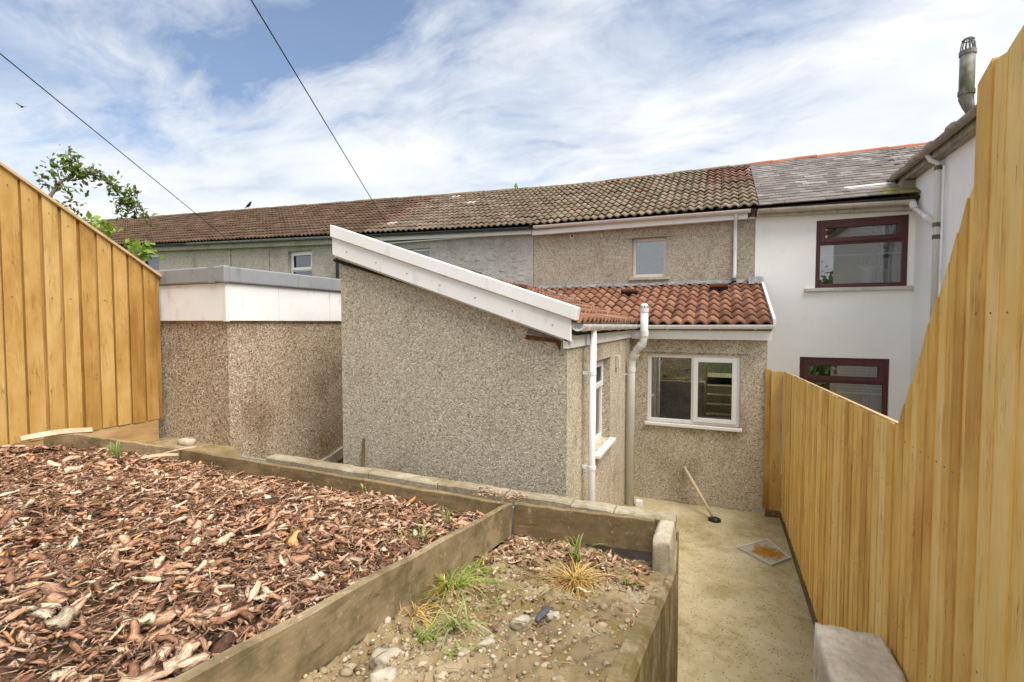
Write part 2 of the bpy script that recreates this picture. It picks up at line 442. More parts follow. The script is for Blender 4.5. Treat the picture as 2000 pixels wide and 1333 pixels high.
class MB:
    def __init__(self):
        self.v, self.f = [], []

    def add(self, vs, fs):
        b = len(self.v)
        self.v += [tuple(x) for x in vs]
        self.f += [tuple(b + i for i in q) for q in fs]
        return self

    def box(self, x0, x1, y0, y1, z0, z1):
        vs = [(x, y, z) for z in (z0, z1) for y in (y0, y1) for x in (x0, x1)]
        return self.add(vs, [(0, 2, 3, 1), (4, 5, 7, 6), (0, 1, 5, 4), (2, 6, 7, 3), (0, 4, 6, 2), (1, 3, 7, 5)])

    def hexa(self, a, b):
        """two quads (lists of 4 points, same order) joined into a solid"""
        return self.add(list(a) + list(b), [(3, 2, 1, 0), (4, 5, 6, 7), (0, 1, 5, 4), (1, 2, 6, 5), (2, 3, 7, 6), (3, 0, 4, 7)])

    def obox(self, O, U, N, u0, u1, z0, z1, n0, n1):
        Z = V((0, 0, 1))
        P = lambda u, z, n: O + U * u + N * n + Z * z
        return self.hexa([P(u0, z0, n0), P(u1, z0, n0), P(u1, z1, n0), P(u0, z1, n0)], [P(u0, z0, n1), P(u1, z0, n1), P(u1, z1, n1), P(u0, z1, n1)])

    def prism(self, poly, d):
        d = V(d)
        n = len(poly)
        a = [V(p) for p in poly]
        fs = [tuple(range(n - 1, -1, -1)), tuple(range(n, 2 * n))] + [(i, (i + 1) % n, (i + 1) % n + n, i + n) for i in range(n)]
        return self.add(a + [p + d for p in a], fs)

    def tube(self, pts, r, n=10, caps=True):
        pts = [V(p) for p in pts]
        rs = r if isinstance(r, (list, tuple)) else [r] * len(pts)
        rings = []
        up = V((0, 0, 1))
        prev = None
        for i, p in enumerate(pts):
            t = (pts[min(i + 1, len(pts) - 1)] - pts[max(i - 1, 0)]).normalized()
            if prev is None:
                a = t.cross(up) if abs(t.z) < 0.95 else t.cross(V((1, 0, 0)))
            else:
                a = prev - t * prev.dot(t)
            a.normalize()
            prev = a
            b = t.cross(a)
            rings.append([p + (a * math.cos(2 * math.pi * k / n) + b * math.sin(2 * math.pi * k / n)) * rs[i] for k in range(n)])
        vs = [q for rg in rings for q in rg]
        fs = [(i * n + k, i * n + (k + 1) % n, (i + 1) * n + (k + 1) % n, (i + 1) * n + k) for i in range(len(pts) - 1) for k in range(n)]
        if caps:
            fs += [tuple(range(n - 1, -1, -1)), tuple(range((len(pts) - 1) * n, len(pts) * n))]
        return self.add(vs, fs)

    def mesh(self, name, smooth=False):
        me = bpy.data.meshes.new(name)
        me.from_pydata(self.v, [], self.f)
        bm = bmesh.new()
        bm.from_mesh(me)
        bmesh.ops.recalc_face_normals(bm, faces=bm.faces)
        bm.to_mesh(me)
        bm.free()
        if smooth:
            me.polygons.foreach_set('use_smooth', [True] * len(me.polygons))
        return me

    def build(self, name, mat, parent=None, smooth=False, bevel=0.0, seg=2):
        o = link(name, self.mesh(name, smooth), mat, parent)
        if bevel:
            b = o.modifiers.new('bevel', 'BEVEL')
            b.width = bevel
            b.segments = seg
            b.limit_method = 'ANGLE'
        return o


X, Y, Z = V((1, 0, 0)), V((0, 1, 0)), V((0, 0, 1))


def holed_wall(O, U, N, width, z0, z1, holes, th):
    """wall slab with rectangular openings; O is its lower left corner on the outer plane, z absolute"""
    mb = MB()
    us = sorted({0, width, *[h[0] for h in holes], *[h[1] for h in holes]})
    zs = sorted({z0, z1, *[h[2] for h in holes], *[h[3] for h in holes]})
    O = V((O[0], O[1], 0))
    inside = lambda u, z: any(h[0] < u < h[1] and h[2] < z < h[3] for h in holes)
    P = lambda u, z, n: O + U * u + Z * z + N * n
    for i in range(len(us) - 1):
        for j in range(len(zs) - 1):
            if inside((us[i] + us[i + 1]) / 2, (zs[j] + zs[j + 1]) / 2):
                continue
            q = [(us[i], zs[j]), (us[i + 1], zs[j]), (us[i + 1], zs[j + 1]), (us[i], zs[j + 1])]
            mb.add([P(u, z, 0) for u, z in q], [(0, 1, 2, 3)])
            mb.add([P(u, z, -th) for u, z in q], [(3, 2, 1, 0)])
    rects = [(0, width, z0, z1)] + list(holes)
    for a, b, c, d in rects:
        q = [(a, c), (b, c), (b, d), (a, d)]
        for k in range(4):
            (u0, w0), (u1, w1) = q[k], q[(k + 1) % 4]
            mb.add([P(u0, w0, 0), P(u1, w1, 0), P(u1, w1, -th), P(u0, w0, -th)], [(0, 1, 2, 3)])
    return mb


def window(parent, O, U, N, u0, u1, z0, z1, mat, lights, fw=0.06, rec=0.06, sill=None, sill_mat=None, name='window'):
    """frame with lights; each light = (u0,u1,z0,z1,opening) in 0..1 of the clear frame; sub-parts: sash, pane, sill"""
    O = V((O[0], O[1], 0))
    mb = MB()
    d0, d1 = -rec - 0.06, -rec
    mb.obox(O, U, N, u0, u0 + fw, z0, z1, d0, d1)
    mb.obox(O, U, N, u1 - fw, u1, z0, z1, d0, d1)
    mb.obox(O, U, N, u0 + fw, u1 - fw, z0, z0 + fw, d0, d1)
    mb.obox(O, U, N, u0 + fw, u1 - fw, z1 - fw, z1, d0, d1)
    a0, a1, b0, b1 = u0 + fw, u1 - fw, z0 + fw, z1 - fw
    xs = sorted({l[0] for l in lights} - {0}) if lights else []
    zs = sorted({l[2] for l in lights} - {0})
    bw = fw * 0.75
    for x in xs:
        c = a0 + (a1 - a0) * x
        mb.obox(O, U, N, c - bw / 2, c + bw / 2, b0, b1, d0, d1 - 0.002)
    for z in zs:
        c = b0 + (b1 - b0) * z
        mb.obox(O, U, N, a0, a1, c - bw / 2, c + bw / 2, d0, d1 - 0.002)
    w = mb.build(name, mat, parent, bevel=0.006)
    for (l0, l1, m0, m1, op) in lights:
        p0 = a0 + (a1 - a0) * l0 + (bw / 2 if l0 > 0 else 0)
        p1 = a0 + (a1 - a0) * l1 - (bw / 2 if l1 < 1 else 0)
        q0 = b0 + (b1 - b0) * m0 + (bw / 2 if m0 > 0 else 0)
        q1 = b0 + (b1 - b0) * m1 - (bw / 2 if m1 < 1 else 0)
        if op:
            s = MB()
            sw = fw * 0.95
            e = 0.012
            s.obox(O, U, N, p0 - e, p0 + sw, q0 - e, q1 + e, d1 + 0.001, d1 + 0.022)
            s.obox(O, U, N, p1 - sw, p1 + e, q0 - e, q1 + e, d1 + 0.001, d1 + 0.022)
            s.obox(O, U, N, p0 + sw, p1 - sw, q0 - e, q0 + sw, d1 + 0.001, d1 + 0.022)
            s.obox(O, U, N, p0 + sw, p1 - sw, q1 - sw, q1 + e, d1 + 0.001, d1 + 0.022)
            s.build('sash', mat, w, bevel=0.006)
            p0, p1, q0, q1 = p0 + sw, p1 - sw, q0 + sw, q1 - sw
        MB().obox(O, U, N, p0 - 0.004, p1 + 0.004, q0 - 0.004, q1 + 0.004, d0 + 0.026, d0 + 0.032).build('pane', GLASS, w)
    if sill:
        ov, dep, th = sill
        MB().obox(O, U, N, u0 - ov, u1 + ov, z0 - th, z0 - 0.001, d0 - 0.02, dep).build('sill', sill_mat or mat, w, bevel=0.006)
    return w


def gutter(p0, p1, r, mat, parent, brackets=4, joint=0.0, name='gutter'):
    p0, p1 = V(p0), V(p1)
    t = (p1 - p0).normalized()
    s = t.cross(Z).normalized()
    n = 10

    def ring(c, rad):
        return [c + s * (rad * math.cos(math.pi * k / n)) - Z * (rad * math.sin(math.pi * k / n)) for k in range(n + 1)]

    def half(a, b, ro, ri):
        mb = MB()
        A, B, C, D = ring(a, ro), ring(b, ro), ring(a, ri), ring(b, ri)
        m_ = n + 1
        vs = A + B + C + D
        fs = []
        for k in range(n):
            fs += [(k, k + 1, m_ + k + 1, m_ + k), (2 * m_ + k, 3 * m_ + k, 3 * m_ + k + 1, 2 * m_ + k + 1), (k, 2 * m_ + k, 2 * m_ + k + 1, k + 1), (m_ + k, m_ + k + 1, 3 * m_ + k + 1, 3 * m_ + k)]
        fs += [(0, m_, 3 * m_, 2 * m_), (n, 2 * m_ + n, 3 * m_ + n, m_ + n)]
        return mb.add(vs, fs)
    g_ = half(p0, p1, r, r - 0.008).build(name, mat, parent, smooth=False)
    L = (p1 - p0).length
    for i in range(brackets):
        d = L * (i + 0.35) / brackets
        half(p0 + t * d, p0 + t * (d + 0.03), r + 0.007, r + 0.001).build('bracket', mat, g_)
    return g_


def tile_mesh(name, w, L, h, rolls, th=0.02, tilt=0.03, seg=8, shape=1.3):
    n = seg * rolls
    vs, fs = [], []
    for yy, lift in ((0, tilt), (L, 0.0)):
        for k in range(n + 1):
            s = k / seg
            vs.append((w * k / n, yy, lift + h * (0.5 - 0.5 * math.cos(2 * math.pi * s)) ** shape))
    for k in range(n + 1):
        vs.append((vs[k][0], 0.002, vs[k][2] - th))
    m_ = n + 1
    for k in range(n):
        fs += [(k, k + 1, m_ + k + 1, m_ + k), (2 * m_ + k, 2 * m_ + k + 1, k + 1, k)]
    me = bpy.data.meshes.new(name)
    me.from_pydata(vs, [], fs)
    sm = [True, False] * n
    me.polygons.foreach_set('use_smooth', sm)
    return me


def copy_mesh(me, mat):
    c = me.copy()
    c.materials.clear()
    c.materials.append(mat)
    return c


def roof_tiles(parent, E0, E1, R0, R1, cols, rows, base, mats, keep=None, limit=300, over=0.05, jit=0.006, stagger=False, name='tile', near=None, pick=None):
    """tiles laid course by course on the bilinear surface eaves E0-E1 to ridge R0-R1;
    the nearest `limit` are single parts, the rest one joined part"""
    E0, E1, R0, R1 = map(V, (E0, E1, R0, R1))
    P = lambda u, v: (E0 * (1 - u) + E1 * u) * (1 - v) + (R0 * (1 - u) + R1 * u) * v
    out = []
    camp = V((0, 0, 2.7))
    for j in range(rows):
        for i in range(-1 if (stagger and j % 2) else 0, cols):
            off = 0.5 if (stagger and j % 2) else 0.0
            u, v = max(0.0, (i + off) / cols), j / rows
            if u > 1 - 0.4 / cols:
                continue
            o = P(u, v)
            c = P(u + 0.5 / cols, v + 0.5 / rows)
            if keep and not keep(c):
                continue
            a = (P(u + 1 / cols, v) - o).normalized()
            b = (P(u, min(v + 0.05, 1.05)) - o).normalized()
            nn = a.cross(b).normalized()
            b = nn.cross(a)
            rot = M((a, b, nn)).transposed().to_4x4()
            mw = M.Translation(o + nn * (0.012 + rnd.uniform(0, jit))) @ rot @ M.Rotation(rnd.gauss(0, .013), 4, 'Z') @ M.Rotation(rnd.uniform(-.018, .018), 4, 'Y')
            if i < 0:
                mw = mw @ M.Diagonal((0.5, 1, 1, 1))
            k = pick(u, v) if pick else 0
            out.append(((c - camp).length, mw, k))
    out.sort(key=lambda t: t[0])
    mes = [copy_mesh(base, m_) for m_ in mats]
    for d, mw, k in out[:limit]:
        link(name, mes[k], None, parent, mw)
    if len(out) > limit:
        vb = [V(v.co) for v in base.vertices]
        fb = [tuple(p.vertices) for p in base.polygons]
        for k in range(len(mats)):
            vs, fs = [], []
            for d, mw, kk in out[limit:]:
                if kk != k:
                    continue
                b_ = len(vs)
                vs += [tuple(mw @ v) for v in vb]
                fs += [tuple(b_ + q for q in f) for f in fb]
            if vs:
                me = bpy.data.meshes.new(name + 's')
                me.from_pydata(vs, [], fs)
                tag(link(name + 's', me, mats[k], parent), kind='stuff')
    return out


def attr_mesh(name, verts, faces, tones, mat, parent=None, smooth=False):
    """mesh with one colour per vertex (numpy arrays)"""
    me = bpy.data.meshes.new(name)
    nf, k = faces.shape
    me.vertices.add(len(verts))
    me.vertices.foreach_set('co', verts.astype(np.float32).ravel())
    me.loops.add(nf * k)
    me.loops.foreach_set('vertex_index', faces.astype(np.int32).ravel())
    me.polygons.add(nf)
    me.polygons.foreach_set('loop_start', np.arange(0, nf * k, k, dtype=np.int32))
    me.polygons.foreach_set('loop_total', np.full(nf, k, dtype=np.int32))
    at = me.color_attributes.new('tone', 'FLOAT_COLOR', 'POINT')
    cc = np.ones((len(verts), 4), np.float32)
    cc[:, :3] = tones
    at.data.foreach_set('color', cc.ravel())
    if smooth:
        me.polygons.foreach_set('use_smooth', np.ones(nf, bool))
    me.update()
    me.validate()
    return link(name, me, mat, parent)


def leaf_cloud(name, centers, size, tones, parent, normals_up=0.4, asp=0.55):
    """small folded leaf blades, each its own size, tilt and tone"""
    n = len(centers)
    c = np.asarray(centers, float)
    d = rng.normal(size=(n, 3))
    d[:, 2] -= 0.25
    d /= np.linalg.norm(d, axis=1)[:, None]
    u = rng.normal(size=(n, 3))
    u[:, 2] += normals_up * 2
    s = np.cross(d, u)
    s /= np.linalg.norm(s, axis=1)[:, None] + 1e-9
    nn = np.cross(s, d)
    L = size * rng.uniform(0.6, 1.35, n)[:, None]
    wd = L * asp * 0.5
    v = np.stack([c, c + d * L * 0.45 + s * wd - nn * wd * .35, c + d * L - nn * L * .12, c + d * L * 0.45 - s * wd - nn * wd * .35, c + d * L * .5], 1)
    b = np.arange(n)[:, None] * 5
    f = np.stack([b + np.array([0, 1, 4]), b + np.array([1, 2, 4]), b + np.array([4, 2, 3]), b + np.array([0, 4, 3])], 1).reshape(-1, 3)
    t = np.asarray(tones)[rng.integers(0, len(tones), n)] * rng.uniform(0.7, 1.25, (n, 1))
    return attr_mesh(name, v.reshape(-1, 3), f, np.repeat(t, 5, 0), LEAF, parent)


# ================================================================== SETTING
def sheet(name, x0, x1, y0, y1, zf, nx, ny, mat, kind='structure'):
    xs, ys = np.linspace(x0, x1, nx), np.linspace(y0, y1, ny)
    vs = [(x, y, zf(x, y)) for y in ys for x in xs]
    fs = [(j * nx + i, j * nx + i + 1, (j + 1) * nx + i + 1, (j + 1) * nx + i) for j in range(ny - 1) for i in range(nx - 1)]
    me = bpy.data.meshes.new(name)
    me.from_pydata(vs, [], fs)
    me.polygons.foreach_set('use_smooth', [True] * len(fs))
    return tag(link(name, me, mat), kind=kind)


sheet('ground', -1500, 1500, -1500, 1500, lambda x, y: -0.06, 2, 2, GRASSY)
def wob(x, y):
    return 0.006 * math.sin(x * 3.1 + y * 1.7) + 0.005 * math.sin(x * 7.3 - y * 4.1)


sheet('yard', -6.5, 0.9, 2.9, 9.55, lambda x, y: wob(x, y) * 0.6, 60, 60, YARD)
sheet('neighbour_yard', 0.95, 8.0, 2.0, 9.55, lambda x, y: -0.01, 2, 2, YARD)

# back edge boards line and bark slope
BX = [-5.83, -5.48, -4.72, -3.34, -2.12, -1.36]
BY = [2.27, 2.62, 2.95, 3.10, 3.19, 3.19]
BZ = [1.725, 1.60, 1.474, 1.41, 1.381, 1.362]


def zb(x, y):
    yp = np.interp(x, BX, BY)
    zp = np.interp(x, BX, BZ)
    dd = np.maximum(yp - y, -0.2)
    return zp - 0.135 + 0.165 * np.minimum(dd, 3.2) + 0.018 * np.sin(x * 2.3 + 1) * np.sin(y * 2.9) + 0.012 * np.sin(x * 6.1 + y * 3.3)


sheet('mulch_ground', -5.83, -1.41, -1.6, 3.18, lambda x, y: float(zb(x, y)) - 0.03 if y < np.interp(x, BX, BY) - 0.02 else float(zb(x, y)) - 0.25, 90, 90, EARTH)


sheet('fence_foot_soil', -5.83, -4.2, 2.3, 3.50, lambda x, y: (1.375 + wob(x, y) if x < -4.75 else 1.36 - (x + 4.75) * .9) if y > float(np.interp(x, BX, BY)) - .01 else 1.15, 60, 60, SOIL)


def zs_(x, y):
    """surface of the stony corner bed between long board and wall"""
    k = (x + 1.37) / 1.12
    left = 1.095 + 0.145 * (3.2 - y)
    right = 1.075 + 0.295 * (3.2 - y) if y > 1.5 else 1.57 + 0.1 * (1.5 - y)
    z = left * (1 - k) + right * k
    q = .022 * abs(math.sin(x * 31 + 3 * math.sin(y * 11)) * math.sin(y * 27 + 2 * math.sin(x * 17))) + .014 * abs(math.sin(x * 63 + y * 41) * math.sin(y * 71 - x * 33))
    q *= max(0.0, 1 - max(0.0, k) ** 3)
    return z + q + 0.02 * math.sin(x * 9 + y * 5) * math.sin(y * 7.7 + 1.0) + 0.012 * math.sin(x * 21 + y * 13) + 0.008 * math.sin(x * 37 - y * 29)


sheet('corner_bed_soil', -1.38, -0.262, -0.4, 3.42, zs_, 130, 330, SOIL)
# garden continuing uphill behind the photographer
sheet('garden_slope', -5.83, 0.9, -14, -0.38, lambda x, y: 1.15 + 0.05 * (-0.38 - y) + 0.05 * math.sin(x * 2 + y) if x > -1.4 else 1.45 + 0.09 * (-0.38 - y), 40, 60, GRASSY)

# ================================================================== REAR EXTENSION
XS, YE, YG, XL, XR, YM = -1.22, 7.482, 4.087, -3.79, 0.65, 9.6
ext = thing('rear_extension', (-1.2, 7.0, 0), 'low pebbledashed rear extension with terracotta pantiles and white bargeboard', 'extension')
EAVE = 2.50
# gable wall: top follows the bargeboard
zt = lambda x: 2.60 + (-1.155 - x) * 0.335
gw = MB().prism([(XL, YG, 0), (XS, YG, 0), (XS, YG, zt(XS) - 0.02), (XL, YG, zt(XL) - 0.02)], (0, 0.22, 0))
gw.build('gable_wall', PB_BEIGE, ext)
holed_wall((XS, YG + 0.22), Y, X, YE - YG - 0.22, 0, EAVE, [(5.13 - YG - 0.22, 5.97 - YG - 0.22, 1.25, 2.27)], 0.24).build('side_wall', PB_WIN, ext)
holed_wall((XS - 0.24, YE), X, -Y, XR - XS + 0.24, 0, EAVE, [(0.24 - 0.962 - XS, 0.24 + 0.318 - XS, 1.19, 2.225)], 0.24).build('window_wall', PB_WIN, ext)
MB().box(XR - 0.2, XR - 0.002, YE + 0.24, YM, 0, EAVE).build('end_wall', PB_WIN, ext)
MB().prism([(XL, YG + 0.22, 0), (XL + 0.2, YG + 0.22, 0), (XL + 0.2, YM, 0), (XL, YM, 0)], (0, 0, 3.35)).build('boundary_wall', PB_BEIGE, ext)
# window over the yard: fixed light and casement
window(ext, (0, YE), X, -Y, -0.962, 0.318, 1.19, 2.225, UPVC_CLEAN, [(0, 0.505, 0, 1, False), (0.505, 1, 0, 1, True)], 0.055, 0.035, (0.03, 0.055, 0.045))
window(ext, (XS, 0), Y, X, 5.13, 5.97, 1.25, 2.27, UPVC_CLEAN, [(0, 1, 0, 0.66, False), (0, 1, 0.66, 1, True)], 0.055, 0.10, (0.03, 0.075, 0.04))
# lintel lines above the window: thin bell cast of the render
MB().prism([(-1.15, YE - 0.002, 2.262), (0.42, YE - 0.002, 2.262), (0.42, YE - 0.020, 2.255), (-1.15, YE - 0.020, 2.255)], (0, 0, 0.016)).build('render_drip', PB_WIN, ext)

# roofs
TILE1 = tile_mesh('pantile', 0.168, 0.345, 0.056, 1, 0.026, 0.028, 12, 0.72)
PIT = 0.285
rz0 = 2.645
# rear roof sheet rising to the house wall
RE0, RE1 = V((-3.83, 7.305, rz0 - .008)), V((0.70, 7.305, rz0 - .008))
RR0, RR1 = V((-3.83, YM, rz0 + 0.73)), V((0.70, YM, rz0 + 0.73))
sl = (YM - 7.33)
MB().prism([(-1.15, 7.36, rz0 - 0.03), (0.69, 7.36, rz0 - 0.03), (0.69, YM - 0.002, rz0 + 0.70), (-3.4, YM - 0.002, rz0 + 0.70)], (0, 0, -0.03)).build('roof_deck', DECK, ext)
roof_tiles(ext, RE0, RE1, RR0, RR1, 27, 8, TILE1, [TILE_EXT], keep=lambda c: c.x > -1.13 - (c.y - 7.33) * 1.14, name='pantile')
# side roof rising to the left
SE0, SE1 = V((-1.10, 4.03, rz0 + 0.01)), V((-1.10, 9.58, rz0 + 0.01))
SR0, SR1 = V((-3.86, 4.03, rz0 + 0.01 + 2.76 * PIT)), V((-3.86, 9.58, rz0 + 0.01 + 2.76 * PIT))
MB().prism([(-1.13, 4.05, rz0 - 0.03), (-1.13, 7.36, rz0 - 0.03), (-3.4, YM - 0.002, rz0 + 2.27 * PIT - 0.03), (-3.86, YM - 0.002, rz0 + 2.73 * PIT - 0.03), (-3.86, 4.05, rz0 + 2.73 * PIT - 0.03)], (0, 0, -0.03)).build('roof_deck', DECK, ext)
roof_tiles(ext, SE0, SE1, SR0, SR1, 33, 9, TILE1, [TILE_EXT], keep=lambda c: c.y < 7.40 + (-1.10 - c.x) * 0.90, name='pantile')
MB().tube([(-1.12, 7.34, rz0 + 0.01), (-2.2, 8.36, rz0 + 0.36), (-3.4, 9.55, rz0 + 0.75)], 0.05, 6).build('valley_lining', LEAD, ext)


def vent(c, a, b, w=0.19):
    """hooded vent tile"""
    c, a, b = V(c), V(a).normalized(), V(b).normalized()
    n = a.cross(b).normalized()
    if n.z < 0:
        n = -n
    mb = MB()
    q = lambda u, v, h: c + a * u + b * v + n * h
    mb.hexa([q(-w, -.02, .075), q(w, -.02, .075), q(w * .9, .26, .02), q(-w * .9, .26, .02)], [q(-w * .92, -.02, .135), q(w * .92, -.02, .135), q(w * .85, .26, .05), q(-w * .85, .26, .05)])
    o = mb.build('vent_tile', TILE_EXT, ext, bevel=0.015)
    MB().hexa([q(-w * .93, .0, .02), q(w * .93, .0, .02), q(w * .9, .2, .0), q(-w * .9, .2, .0)], [q(-w * .93, .0, .08), q(w * .93, .0, .08), q(w * .9, .2, .05), q(-w * .9, .2, .05)]).build('vent_opening', BLACK, o)


up_r = RR0 - RE0
for px, t in ((-1.47, 0.66), (0.02, 0.74)):
    vent(RE0 + up_r * t + X * (px - RE0.x) + Z * 0.06, X, up_r, 0.155)
up_s = SR0 - SE0
for py, t in ((6.0, 0.745), (6.0, 0.49)):
    vent(SE0 + up_s * t + Y * (py - SE0.y) + Z * 0.05, Y, up_s, 0.17)

# bargeboard in two layers with capping
bb = lambda pts, y0, y1: MB().prism([(x, y0, z) for x, z in pts], (0, y1 - y0, 0))
bb([(-3.80, 3.738), (-3.80, 3.612), (-1.107, 2.715), (-1.085, 2.826)], 3.945, 4.05).build('verge_cap', UPVC, ext, bevel=0.006)
lob = bb([(-3.80, 3.608), (-3.80, 3.425), (-1.155, 2.535), (-1.155, 2.727)], 3.975, 4.01).build('bargeboard', UPVC, ext, bevel=0.004)
MB().box(-3.80, -3.776, 4.01, 4.09, 3.40, 3.62).build('barge_end', UPVC, ext)
for i in range(7):
    x = -3.6 + i * 0.38
    MB().tube([(x, 3.977, zt(x) + 0.02), (x, 3.971, zt(x) + 0.02)], 0.006, 6).build('nail', GUT_DARK, lob)
bb([(-3.79, 3.43), (-3.79, 3.40), (-1.16, 2.52), (-1.16, 2.55)], 4.012, 4.085).build('soffit', UPVC_WARM, ext)
# rusty lintel end and broken render patch
MB().prism([(-1.60, 4.083, 2.585), (-1.62, 4.083, 2.548), (-1.32, 4.083, 2.520), (-1.285, 4.083, 2.455), (-1.275, 4.083, 2.53), (-1.33, 4.083, 2.555)], (0, -0.014, 0)).build('rusty_bracket', RUST, ext)
MB().prism([(-1.60, 4.085, 2.60), (-1.33, 4.085, 2.56), (-1.42, 4.085, 2.62), (-1.58, 4.085, 2.665)], (0, -0.006, 0)).build('broken_render', CONC_BLOCK, ext)
# fascias
MB().box(-1.235, -1.19, 4.012, 7.42, 2.47, 2.70).build('fascia', UPVC, ext, bevel=0.004)
MB().box(-1.19, 0.69, 7.385, 7.425, 2.452, 2.645).build('fascia', UPVC, ext, bevel=0.004)
MB().box(-1.19, 0.66, 7.425, 7.48, 2.452, 2.462).build('soffit', UPVC, ext)
gutter((-1.11, 4.03, 2.685), (-1.11, 7.36, 2.665), 0.062, UPVC_CLEAN, ext, 6)
gutter((0.70, 7.31, 2.668), (-1.02, 7.31, 2.66), 0.062, UPVC, ext, 3)
# right verge strip and end cap, lead flashing at the top
MB().hexa([(0.70, 7.36, rz0 + 0.005), (0.735, 7.36, rz0 + 0.005), (0.735, YM - 0.05, rz0 + 0.715), (0.70, YM - 0.05, rz0 + 0.715)], [(0.70, 7.36, rz0 + 0.105), (0.735, 7.36, rz0 + 0.105), (0.735, YM - 0.05, rz0 + 0.815), (0.70, YM - 0.05, rz0 + 0.815)]).build('verge_strip', UPVC_CLEAN, ext, bevel=0.005)
fl = MB()
nseg = 46
for i in range(nseg):
    x0, x1 = -3.5 + i * 4.2 / nseg, -3.5 + (i + 1) * 4.2 / nseg
    w0, w1 = 0.012 * math.sin(i * 1.7), 0.012 * math.sin((i + 1) * 1.7)
    fl.add([(x0, YM - 0.012, rz0 + 0.835 + w0), (x1, YM - 0.012, rz0 + 0.835 + w1), (x1, YM - 0.03, rz0 + 0.79), (x0, YM - 0.03, rz0 + 0.79), (x1, YM - 0.10, rz0 + 0.765 + 0.012 * math.sin(i * 2.4)), (x0, YM - 0.10, rz0 + 0.765 + 0.012 * math.sin((i - 1) * 2.4))], [(0, 1, 2, 3), (3, 2, 4, 5)])
fl.build('lead_flashing', LEAD, ext, smooth=True)
cr = MB()
for i in range(7):
    x = 0.50 + i * 0.034
    cr.add([(x, YM - 0.26, rz0 + 0.73), (x + .034, YM - 0.26, rz0 + 0.73), (x + .034, YM - .16, rz0 + .80 + .03 * (i * 7 % 3)), (x, YM - .16, rz0 + .80 + .03 * ((i + 2) * 7 % 3)), (x + .034, YM - .04, rz0 + .86), (x, YM - .04, rz0 + .88)], [(0, 1, 2, 3), (3, 2, 4, 5)])
cr.build('crumpled_flashing', LEAD, ext)
# rainwater pipe
dp = MB().tube([(-1.115, 4.62, 2.64), (-1.12, 4.62, 1.3), (-1.125, 4.62, 0.02)], 0.034, 14).build('downpipe', UPVC, ext, smooth=True)
for z in (2.2, 1.26):
    MB().tube([(-1.12, 4.62, z - .018), (-1.12, 4.62, z + .018)], 0.041, 14).build('pipe_clip', UPVC, dp)
    MB().box(-1.215, -1.15, 4.605, 4.635, z - .015, z + .015).build('pipe_clip', UPVC, dp)
# soil stack with offset bends and vent cage
sx = MB().tube([(-1.14, 7.09, 0.002), (-1.14, 7.09, 2.02), (-1.13, 7.09, 2.16), (-1.06, 7.05, 2.30), (-0.97, 7.02, 2.40), (-0.955, 7.02, 2.52), (-0.955, 7.02, 2.90)], 0.055, 18).build('soil_stack', PIPE_GREY, ext, smooth=True)
for a, b, r in (((-1.14, 7.09, 1.98), (-1.14, 7.09, 2.05), .062), ((-1.115, 7.085, 2.19), (-1.085, 7.068, 2.245), .062), ((-1.02, 7.037, 2.34), (-0.985, 7.025, 2.385), .062), ((-.955, 7.02, 2.50), (-.955, 7.02, 2.58), .063), ((-.955, 7.02, 2.84), (-.955, 7.02, 2.90), .062)):
    MB().tube([a, b], r, 18).build('pipe_collar', PIPE_GREY, sx, smooth=False)
MB().tube([(-.955, 7.02, 2.90), (-.955, 7.02, 2.94), (-.955, 7.02, 2.965), (-.955, 7.02, 2.975)], [.058, .055, .035, .01], 18).build('vent_cowl', UPVC_CLEAN, sx, smooth=True)
for k in range(9):
    a = k * 2 * math.pi / 9
    x, y = -.955 + .0565 * math.cos(a), 7.02 + .0565 * math.sin(a)
    MB().tube([(x, y, 2.905), (x * .98 + -.955 * .02, y * .98 + 7.02 * .02, 2.94)], .0055, 5).build('vent_slot', BLACK, sx)
MB().box(-1.22, -1.10, 7.06, 7.12, 1.93, 1.95).build('pipe_clip', UPVC, sx)
MB().box(-1.06, -0.96, 7.05, 7.15, 0.0, 0.09).build('pipe_foot', UPVC, sx, bevel=0.01)
MB().box(-1.218, -1.165, 6.29, 6.37, 2.10, 2.26).build('junction_box', SILL, ext, bevel=0.006)
MB().tube([(-1.20, 6.37, 0.02), (-1.12, 6.40, 0.13), (-1.05, 6.45, 0.11)], .012, 8).build('overflow_pipe', UPVC, ext, smooth=True)
MB().hexa([(-3.53, 4.085, 1.00), (-3.495, 4.085, 1.00), (-3.48, 4.085, 1.45), (-3.495, 4.085, 1.46)], [(-3.53, 4.055, 1.00), (-3.495, 4.055, 1.00), (-3.48, 4.06, 1.45), (-3.495, 4.06, 1.46)]).build('wall_stake', OLDW, ext)

# ================================================================== TERRACE HOUSES
TILE2 = tile_mesh('roll_tile', 0.30, 0.31, 0.042, 2, 0.020, 0.030, 6, 1.0)
eav = lambda x: 4.70 + 0.034 * max(0.0, -3.6 - x)
rdg = lambda x: 6.36 + 0.040 * max(0.0, -3.6 - x)
YEV, YR = 9.40, 12.65


